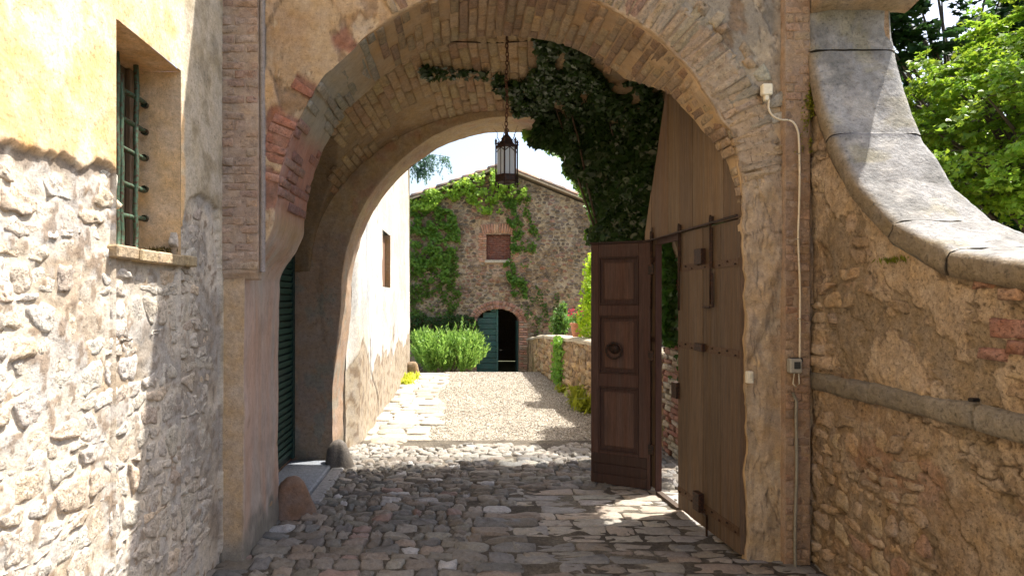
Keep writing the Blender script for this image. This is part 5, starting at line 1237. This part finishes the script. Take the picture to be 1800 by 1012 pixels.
barn_creep([(712, 350), (760, 335), (800, 322), (860, 300), (885, 300), (905, 318), (925, 330), (925, 345), (900, 350), (868, 352), (880, 372), (850, 378), (815, 352), (780, 352), (760, 372), (712, 372)], 2600, (.07, .12), S(136, 174, 66), .36, -.16, 60, 1)
barn_creep([(712, 360), (770, 362), (800, 380), (812, 410), (812, 430), (796, 448), (792, 500), (760, 498), (712, 470)], 3300, (.07, .12), S(98, 140, 56), .22, -.02, 40, 2)
barn_creep([(712, 460), (800, 440), (812, 520), (800, 560), (712, 560)], 1500, (.06, .10), S(90, 124, 50), .12, .0, 0, 3)
barn_creep([(868, 340), (906, 338), (912, 400), (915, 440), (906, 470), (930, 505), (925, 530), (905, 520), (885, 470), (898, 440), (898, 400), (878, 372)], 1600, (.06, .10), S(88, 130, 52), .16, -.05, 30, 4)
barn_creep([(905, 330), (935, 340), (930, 372), (948, 420), (935, 470), (915, 470), (915, 400)], 500, (.055, .09), S(92, 130, 50), .10, .0, 0, 5)
barn_creep([(905, 510), (960, 500), (1000, 520), (968, 600), (950, 640), (940, 590), (925, 560)], 420, (.05, .085), S(80, 110, 50), .10, .12, 0, 6)
barn_creep([(716, 556), (832, 552), (842, 580), (830, 600), (716, 610)], 1500, (.06, .1), S(50, 84, 36), .35, -.5, 0, 7)

# ------------------------------------------------------------------ shrubs
def blade_bush(o, n, cx, cy, cz, rx_, ry_, rz_, base, seed, nst=70, L=(.10, .17), mat='leaf', lumps=9):
    r = np.random.RandomState(seed); P = []; T = []
    lc = np.stack([r.uniform(-.75, .75, lumps)*rx_, r.uniform(-.6, .6, lumps)*ry_, r.uniform(.25, .72, lumps)*rz_], 1); lr = r.uniform(.32, .5, lumps)*min(rx_, rz_)*1.0
    for k in range(nst*lumps//3):
        i = r.randint(lumps); d = r.normal(size=3); d[2] = abs(d[2])+.5; d /= np.linalg.norm(d); root = np.array([lc[i, 0]*.6, lc[i, 1]*.6, .05*rz_]); tip = lc[i]+d*lr[i]*r.uniform(.75, 1.25)
        m = 16; t = r.uniform(.35, 1, m)[:, None]; base_p = root*(1-t)+tip*t; P.append(base_p+r.normal(size=(m, 3))*.012); dirv = (tip-root)/np.linalg.norm(tip-root); T.append(dirv+r.normal(size=(m, 3))*.45)
    P = np.concatenate(P); T = np.concatenate(T); j = r.permutation(len(P))[:n]; P, T = P[j], T[j]; Nn = np.cross(T, r.normal(size=T.shape)); P = P+np.array([cx, cy, cz]); hgt = (P[:, 2]-cz)/rz_
    c = leafcol(len(P), base, .25, .25, r)
    return link('foliage', leaves(P, Nn, r.uniform(*L, len(P)), c, LEAF_BLADE*np.array([1.7, 1]), T, rs=r), mat, o, kind='stuff')
rb = thing('rosemary_bush', (-.45, 16.2, ground_z(16.2)), 'bright green rosemary bush growing by the barn door', 'bush')
blade_bush(rb, 15000, -.45, 16.25, float(ground_z(16.2))-.05, 1.05, .6, 1.75, S(120, 160, 76), 4, 130, (.10, .18), lumps=16)
b = MB()
for k in range(14): a = k*.9; b.tube([(-.45+.1*math.cos(a), 16.25+.1*math.sin(a), float(ground_z(16.2))-.02), (-.45+.5*math.cos(a), 16.25+.3*math.sin(a), .25), (-.45+.8*math.cos(a), 16.25+.45*math.sin(a), .7)], [.02, .012, .006], S(96, 78, 56), 5)
b.build('stem', 'clay', rb, True)
def leaf_bush(name, lab, cat, c, r3, n, base, size, seed, shape=LEAF_OVAL, lumps=10, stems=True, up=.6, var=.35, yel=.35, trunk=None):
    o = thing(name, (c[0], c[1], trunk if trunk is not None else c[2]-r3[2]), lab, cat); r = np.random.RandomState(seed)
    d = r.normal(size=(lumps, 3)); d /= np.linalg.norm(d, axis=1)[:, None]; lc = d*r.uniform(.2, .75, (lumps, 1))*np.array(r3); lr = r.uniform(.28, .5, lumps)
    i = r.randint(lumps, size=n); q = r.normal(size=(n, 3)); q /= np.linalg.norm(q, axis=1)[:, None]; rad = r.rand(n)**.45
    P = lc[i]+q*(rad*lr[i])[:, None]*np.array(r3); Nn = q*.5+np.array([0, 0, up])+r.normal(size=(n, 3))*.45
    link('crown', leaves(P+np.array(c), Nn, r.uniform(*size, n), leafcol(n, base, var, yel, r), shape, rs=r), 'leaf', o, kind='stuff')
    if stems:
        b = MB(); zb = trunk if trunk is not None else c[2]-r3[2]; t_r = .03+.03*max(r3)
        b.tube([(c[0], c[1], zb-.05), (c[0]+.05*r3[0], c[1], (zb+c[2])/2), (c[0], c[1], c[2])], [t_r, t_r*.8, t_r*.45], S(92, 78, 62), 8)
        for k in range(min(lumps, 18)): p = Vector(lc[k]*.8)+Vector(c); m_ = Vector((c[0], c[1], (zb+c[2])/2+.2*(c[2]-zb)*rnd.random())); b.tube([m_, m_.lerp(p, .5)+Vector((0, 0, .08*r3[2])), p], [t_r*.45, t_r*.25, t_r*.08], S(92, 78, 62), 6)
        b.build('trunk', 'clay', o, True)
    return o
leaf_bush('garden_shrub', 'bright yellow green shrub leaning over the garden wall behind the wicket door', 'shrub', (2.35, 10.9, 1.75), (.36, .6, .95), 3200, S(150, 190, 50), (.06, .10), 5, lumps=14, trunk=0)
leaf_bush('bay_tree', 'dense bay tree standing outside the passage behind the hanging ivy', 'tree', (2.95, 8.45, 3.0), (.72, .95, 1.15), 9000, S(70, 112, 42), (.06, .10), 6, lumps=16, trunk=0)
leaf_bush('garden_shrub', 'dark leafy shrub against the barn wall above the flower pot', 'shrub', (2.35, 14.6, 1.15), (.35, .7, .55), 1600, S(70, 112, 44), (.05, .09), 8, lumps=9, trunk=0)
# weeds at wall feet
def tuft(lab, spots, base, hgt, seed, n=60, group=None):
    for k, (x, y, z, s_) in enumerate(spots):
        if len(spots) == 1: kind = 'stuff'
        else: kind = None
        r = np.random.RandomState(seed+k); m = n; P = np.array([x, y, z])+np.stack([r.normal(0, .05*s_, m), r.normal(0, .09*s_, m), r.uniform(.01, hgt*s_*.5, m)], 1); T = np.tile([0, 0, 1.], (m, 1))+r.normal(size=(m, 3))*.45
        o = link('weed', leaves(P, r.normal(size=(m, 3)), r.uniform(.5, 1, m)*hgt*s_, leafcol(m, base, .3, .4, r), LEAF_BLADE*np.array([1.6, 1]), T), 'leaf', None, (x, y, z)); tag(o, lab[k] if isinstance(lab, list) else lab, 'weed' if kind is None else None, group, kind)
tuft(['yellowish weeds at the lane wall foot, nearest of three clumps', 'tallest middle clump of yellowish weeds at the lane wall foot', 'yellowish weeds at the lane wall foot beside the brown corner stone'], [(-1.12, 12.9, 0, 1.3), (-1.14, 13.4, 0, 1.6), (-1.1, 13.9, 0, 1.2)], S(176, 186, 70), .16, 3, 80, 'weeds at the foot of the lane wall')
tuft(['tall green weeds at the foot of the garden wall nearest the wicket door', 'green weeds at the garden wall foot just beyond the tall clump', 'low green weeds at the garden wall foot below the hanging creeper', 'weeds climbing from a garden wall joint above the tall clump'], [(1.94, 9.9, 0, 2.0), (1.95, 10.4, 0, 1.4), (1.92, 11.8, 0, 1.2), (1.96, 10.15, .1, 2.2)], S(140, 150, 50), .17, 13, 90, 'weeds at the foot of the garden wall')
gc = thing('wall_creeper', (1.9, 12.4, 0), 'green creeper patch hanging down the garden wall face', 'creeper')
n = 700; yv = rs.normal(12.2, .22, n); zv = 1.02-rs.rand(n)**.9*.95; P = np.stack([gx_(yv)-.03-rs.rand(n)*.09, yv+.25*(1-zv), zv], 1); link('foliage', leaves(P, np.tile([-1., -.4, .3], (n, 1))+rs.normal(size=(n, 3))*.5, rs.uniform(.05, .085, n), leafcol(n, S(96, 150, 52), .3, .3), LEAF_IVY), 'leaf', gc, kind='stuff')
tuft('dark dry moss tuft on the far end of the barred window sill', [(XL-.05, 3.47, WZ0+.0, .42)], S(96, 80, 44), .13, 33, 260)
tuft('small green moss tuft growing under the swept coping stone', [(XR-.03, XR*F/(1583-CX), WZ(462, XR*F/(1583-CX)), .5)], S(106, 118, 40), .1, 43, 120)
n = 2600; zz_ = rs.uniform(2.72, 3.26, n); xx_ = 2.275+.028*rs.normal(size=n)+.02*np.sin(zz_*9); k_ = fbm(xx_*3, 1, zz_, 5, 3) > -.12; xx_, zz_ = xx_[k_], zz_[k_]; n = len(xx_)
mo = link('moss', leaves(np.stack([xx_, YF-.012-rs.rand(n)*.05, zz_], 1), rs.normal(size=(n, 3)), rs.uniform(.010, .022, n), leafcol(n, S(122, 126, 40), .35, .5), LEAF_OVAL), 'leaf', None, kind='stuff'); tag(mo, 'yellow green moss growing down the edge beside the right pilaster')
print('shrubs done')

# ------------------------------------------------------------------ trees
def tree(lab, base_xy, trunk_h, c, r3, n, base, size, seed, lumps, name='tree', yel=.35, up=.7, zb=0, shell=.4):
    o = thing(name, (base_xy[0], base_xy[1], zb), lab, 'tree'); r = np.random.RandomState(seed); R3 = np.array(r3); c = np.array(c)
    d = r.normal(size=(lumps, 3)); d /= np.linalg.norm(d, axis=1)[:, None]; lc = d*(r.uniform(.25, 1, (lumps, 1))**.6*.82)*R3; lr = r.uniform(.14, .26, lumps)*R3.min()
    # every clump is a spray of flattened twigs
    i = r.randint(lumps, size=n); tw = 10; ti = r.randint(tw, size=n); tdir = r.normal(size=(lumps, tw, 3)); tdir[..., 2] *= .35; tdir /= np.linalg.norm(tdir, axis=2)[..., None]
    t = r.rand(n)**.7; P = lc[i]+tdir[i, ti]*(t*1.7*lr[i])[:, None]+np.array([0, 0, -.25])*((t**2)*lr[i])[:, None]+r.normal(size=(n, 3))*(.11*lr[i])[:, None]*np.array([1, 1, .5])
    Nn = np.array([0, 0, up])+r.normal(size=(n, 3))*.42+d[i]*.3
    link('crown', leaves(P+c, Nn, r.uniform(*size, n), leafcol(n, base, .25, yel, r)*(1+.25*r.uniform(-1, 1, lumps)[i])[:, None], LEAF_LOBED, tdir[i, ti]+r.normal(size=(n, 3))*.5, rs=r), 'leaf', o, kind='stuff')
    b = MB(); B0 = Vector((*base_xy, zb-.1)); top_ = Vector(c-np.array([0, 0, .25*r3[2]])); m_ = Vector((base_xy[0]+.1, base_xy[1], zb+trunk_h)); R0_ = .05*r3[2]+.06
    b.tube([B0, B0.lerp(m_, .5)+Vector((.05, 0, 0)), m_, m_.lerp(top_, .6), top_], [R0_*1.2, R0_, R0_*.85, R0_*.55, R0_*.3], S(96, 84, 70), 10); b.build('trunk', 'clay', o, True)
    b = MB()
    for k in range(lumps):
        p = Vector(lc[k]+c); s_ = m_.lerp(top_, r.uniform(.1, .95)); b.tube([s_, s_.lerp(p, .5)+Vector((0, 0, .12*(p-s_).length)), p], [R0_*.28, R0_*.16, .008], S(90, 78, 64), 5)
        for q in range(4): b.tube([p-Vector((0, 0, .02)), p+Vector(tdir[k, q])*float(lr[k])*1.3], [.008, .003], S(90, 78, 64), 4)
    b.build('branches', 'clay', o, True, kind='stuff'); return o
tree('sunlit yellow green maple tree filling the view above the swept coping', (8.6, 9.4), 2.0, (8.5, 9.2, 4.6), (2.6, 2.3, 2.1), 46000, S(108, 148, 44), (.06, .11), 21, 84, yel=.5)
tree('dark green tree behind the sunlit maple, showing at the upper left of it', (11.2, 14.5), 2.4, (11.4, 14.2, 7.0), (3.4, 2.6, 3.8), 24000, S(44, 76, 34), (.13, .22), 22, 60, yel=.1)
tree('dark green bushy tree low behind the swept coping', (9.6, 11.8), 1.2, (9.0, 11.6, 2.9), (3.4, 1.8, 2.0), 20000, S(56, 96, 40), (.10, .17), 23, 50, yel=.15)
tree('broad green tree at the far right behind the maple', (15.5, 15.5), 2.4, (14.5, 15.2, 5.6), (4.2, 3, 4.4), 16000, S(60, 100, 40), (.16, .26), 24, 60, yel=.2)
tree('tall tree in the garden far beyond the low lane wall on the right', (6.8, 21.5), 2.2, (7.4, 22, 4.2), (2.4, 2.4, 3.0), 9000, S(70, 108, 44), (.16, .24), 25, 40, yel=.2)
# cedar whose drooping branch shows over the lane wall
ct = thing('cedar_tree', (-5.2, 23, 0), 'blue green cedar with a drooping branch seen against the sky left of the barn', 'tree')
b = MB(); b.tube([(-5.2, 23, -.6), (-5.1, 23, 3), (-5.0, 23, 7), (-4.9, 23, 11)], [.32, .27, .2, .06], S(96, 82, 70), 10); b.build('trunk', 'clay', ct, True)
r = np.random.RandomState(5); Pn, Tn = [], []; b = MB()
for k in range(34):
    z0_ = 2.5+k*.25; a = r.uniform(0, 6.28) if k % 3 else r.uniform(-.5, .2); L_ = (12-z0_)*.40+.6; tip = np.array([-5.0+math.cos(a)*L_, 23+math.sin(a)*L_, z0_-.15*L_]); root = np.array([-5.0, 23, z0_]); mid = (root+tip)/2+np.array([0, 0, .3]); b.tube([root, mid, tip], [.05, .03, .008], S(88, 76, 62), 5)
    for j in range(26):
        t = r.uniform(.25, 1); p = (1-t)**2*root+2*t*(1-t)*mid+t*t*tip; dr = np.array([r.normal()*.5, r.normal()*.5, -.8-.6*r.rand()]); dr /= np.linalg.norm(dr); ln = r.uniform(.25, .6); m = 14; s_ = r.rand(m)[:, None]*ln; Pn.append(p+dr*s_+r.normal(size=(m, 3))*.02); Tn.append(np.tile(dr, (m, 1))+r.normal(size=(m, 3))*.6)
for (px, py, L_) in ((775, 262, 1.1), (752, 275, .9), (735, 285, .9)):
    tip = np.array([WX(px+14, 22), 22, WZ(py+14, 22)]); root = np.array([-5.0, 23, 6.9]); mid = (root+tip)/2+np.array([0, 0, .35]); b.tube([root, mid, tip], [.05, .025, .006], S(88, 76, 62), 5)
    for j in range(60):
        t = r.uniform(.55, 1); p = (1-t)**2*root+2*t*(1-t)*mid+t*t*tip; dr = np.array([r.normal()*.4+.2, r.normal()*.4, -1]); dr /= np.linalg.norm(dr); ln = r.uniform(.25, .7); m = 18; s_ = r.rand(m)[:, None]*ln; Pn.append(p+dr*s_+r.normal(size=(m, 3))*.02); Tn.append(np.tile(dr, (m, 1))+r.normal(size=(m, 3))*.6)
b.build('branch', 'clay', ct, True, kind='stuff'); Pn = np.concatenate(Pn); Tn = np.concatenate(Tn); n = len(Pn)
link('needles', leaves(Pn, np.cross(Tn, r.normal(size=Tn.shape)), r.uniform(.10, .18, n), leafcol(n, S(84, 118, 96), .25, .1, r), LEAF_BLADE*np.array([1.6, 1]), Tn, rs=r), 'leaf', ct, kind='stuff')
# distant wooded hills close the horizon
hx = np.linspace(-90, 90, 120); V = []; 
Xh, Th = np.meshgrid(hx, np.linspace(0, 1, 14), indexing='ij'); Zh = -1+(3.2+2.2*fbm(Xh, 1, 1, .04, 4))*Th**.7; Yh = 62+26*Th+3*fbm(Xh, Th*6, 2, .3, 3)
hl = link('hills', grid(np.stack([Xh, Yh, Zh], -1), mixc(np.ones(Xh.shape+(3,))*S(74, 96, 52), S(96, 112, 66), sst(-.2, .3, fbm(Xh, Yh, 1, .3, 4)))), 'gravel', kind='structure'); tag(hl, 'low wooded hills on the far horizon')

# ------------------------------------------------------------------ cables and boxes on the front
WHT = S(226, 214, 176)
b = MB(); b.box((WX(1342, 4.10), 4.105, WZ(166, 4.10)), (.066, 0, 0), (0, .045, 0), (0, 0, .074), WHT, .006); jb = b.build('junction_box', 'flat_paint'); tag(jb, 'small cream junction box high on the right pilaster', 'junction box')
b = MB(); b.box((WX(1346, 4.10), 4.11, WZ(176, 4.10)), (.03, 0, 0), (0, .03, 0), (0, 0, .038), WHT*.9, .004); b.build('cable_gland', 'flat_paint', jb)
pts = [(1352, 175), (1352, 190), (1357, 203), (1368, 210), (1378, 211), (1386, 211), (1394, 216), (1401, 228), (1405, 245), (1406, 300), (1404, 360), (1403, 420), (1407, 500), (1406, 560), (1405, 632)]
pp = [(WX(u_, 4.085), 4.085+.006*math.sin(k*1.7), WZ(v_, 4.085)) for k, (u_, v_) in enumerate(pts)]
fine = []
for i in range(len(pp)-1):
    for t in (0, .25, .5, .75):
        p0, p1, p2, p3 = [np.array(pp[min(max(j, 0), len(pp)-1)]) for j in (i-1, i, i+1, i+2)]
        fine.append(tuple(.5*((2*p1)+(-p0+p2)*t+(2*p0-5*p1+4*p2-p3)*t*t+(-p0+3*p1-3*p2+p3)*t**3)))
fine.append(pp[-1]); b = MB(); b.tube(fine, .0065, S(206, 190, 156), 8); cb = b.build('cable', 'flat_paint', None, True); tag(cb, 'thin pale cable clipped down the right pilaster', 'cable')
for k in (20, 34, 44, 52): b = MB(); b.tube([np.array(fine[k])+np.array((-.012, .01, 0)), np.array(fine[k])+np.array((0, -.008, 0)), np.array(fine[k])+np.array((.012, .01, 0))], .004, S(150, 140, 120), 5); b.build('clip', 'flat_paint', cb, True)
b = MB(); b.box((WX(1389, 4.06), 4.055, WZ(656, 4.06)), (.078, 0, 0), (0, .055, 0), (0, 0, .095), S(150, 146, 130), .008); lb = b.build('control_box', 'flat_paint'); tag(lb, 'small grey control box with a dark screen beside the stone ledge', 'electrical box')
b = MB(); b.box((WX(1396, 4.055), 4.052, WZ(648, 4.055)), (.040, 0, 0), (0, .003, 0), (0, 0, .045), S(50, 54, 54)); b.build('screen', 'flat_paint', lb)
b = MB(); b.box((WX(1394, 4.06), 4.062, WZ(636, 4.06)), (.07, 0, 0), (0, .05, 0), (0, 0, .025), S(40, 38, 36), .006); b.build('cap', 'flat_paint', lb)
b = MB(); b.tube([(WX(1396, 4.07), 4.07, WZ(656, 4.07)), (WX(1394, 4.06), 4.06, WZ(674, 4.06)), (WX(1399, 4.05), 4.05, WZ(680, 4.05)), (WX(1405, 4.06), 4.06, WZ(674, 4.06)), (WX(1404, 4.07), 4.07, WZ(656, 4.07))], .004, S(190, 180, 150), 6); b.build('cable_loop', 'flat_paint', lb, True)
b = MB(); b.tube([(WX(1395, 4.09), 4.10, WZ(690, 4.09)), (WX(1400, 4.09), 4.09, WZ(705, 4.09))]+[(WX(1400-.006*(v_-705)+1.2*math.sin(v_/40), 4.09), 4.09, WZ(v_, 4.09)) for v_ in range(730, 1060, 30)], .010, S(132, 126, 106), 8); tag(b.build('conduit', 'flat_paint', None, True), 'grey conduit pipe running down the right pilaster below the control box', 'pipe')
b = MB(); b.box((WX(1312, 4.12), 4.10, WZ(673, 4.12)), (.040, 0, 0), (0, .04, 0), (0, 0, .078), S(212, 204, 178), .004); sb = b.build('switch_box', 'flat_paint'); tag(sb, 'small white switch box on the stone jamb beside the plank gate', 'switch')
b = MB(); b.box((WX(1315, 4.12)+.004, 4.096, WZ(664, 4.12)), (.018, 0, 0), (0, .004, 0), (0, 0, .035), S(190, 184, 160), .001); b.build('button', 'flat_paint', sb)
def grade(root, k, sat=1.0, tint=(1, 1, 1), only=None, done=None):
    """set the paint/stone albedo level of a whole thing after its pieces are made"""
    done = set() if done is None else done
    for ch in ([root]+list(root.children_recursive)):
        if ch.type != 'MESH' or ch.data.name in done or 'Col' not in ch.data.color_attributes: continue
        if only and not any(ch.name.startswith(o_) for o_ in only): continue
        done.add(ch.data.name); a = ch.data.color_attributes['Col'].data; n = len(a)*4; c = np.empty(n, np.float32); a.foreach_get('color', c); c = c.reshape(-1, 4)
        l = c[:, :3].mean(1, keepdims=True); c[:, :3] = np.clip((l+(c[:, :3]-l)*sat)*k*np.array(tint, np.float32), .004, .9); a.foreach_set('color', c.ravel())
grade(gate, .82, 1.05, (1.03, 1, .88), only=['rear_', 'passage'])
grade(gate, .70, 1.1, (1.04, 1, .86), only=['vault']); grade(gate, .80, 1.0, (1.02, 1, .93), only=['arch_soffit'])
grade(gate, .70, .92, (1.03, 1, .88), only=['facade', 'soffit', 'voussoir', 'brick', 'corner', 'jamb', 'side', 'roof', 'cornice', 'buttress'])
grade(ww, .70, 1.0, only=['wall_face', 'stone', 'wall_body', 'string'])
grade(pav, .66, .72); grade(wd, .62, .85); grade(gl, .66, 1.1, (1.06, 1, .9), only=['plank', 'upper_plank', 'wicket', 'threshold', 'strap', 'rivet', 'bolt', 'cross', 'slide', 'keeper', 'lock', 'latch']); grade(lw, .97, .95); grade(ll, .68, 1.1); grade(flag, .8)
grade(gw, .75); grade(barn, 1.05, .9, (1, 1, .94)); grade(ww, .74, 1.0, only=['coping'])
grade(gl, .84, 1.0, only=['plank']); grade(gl, 1.12, 1.1, only=['upper_plank'])
print('all done')
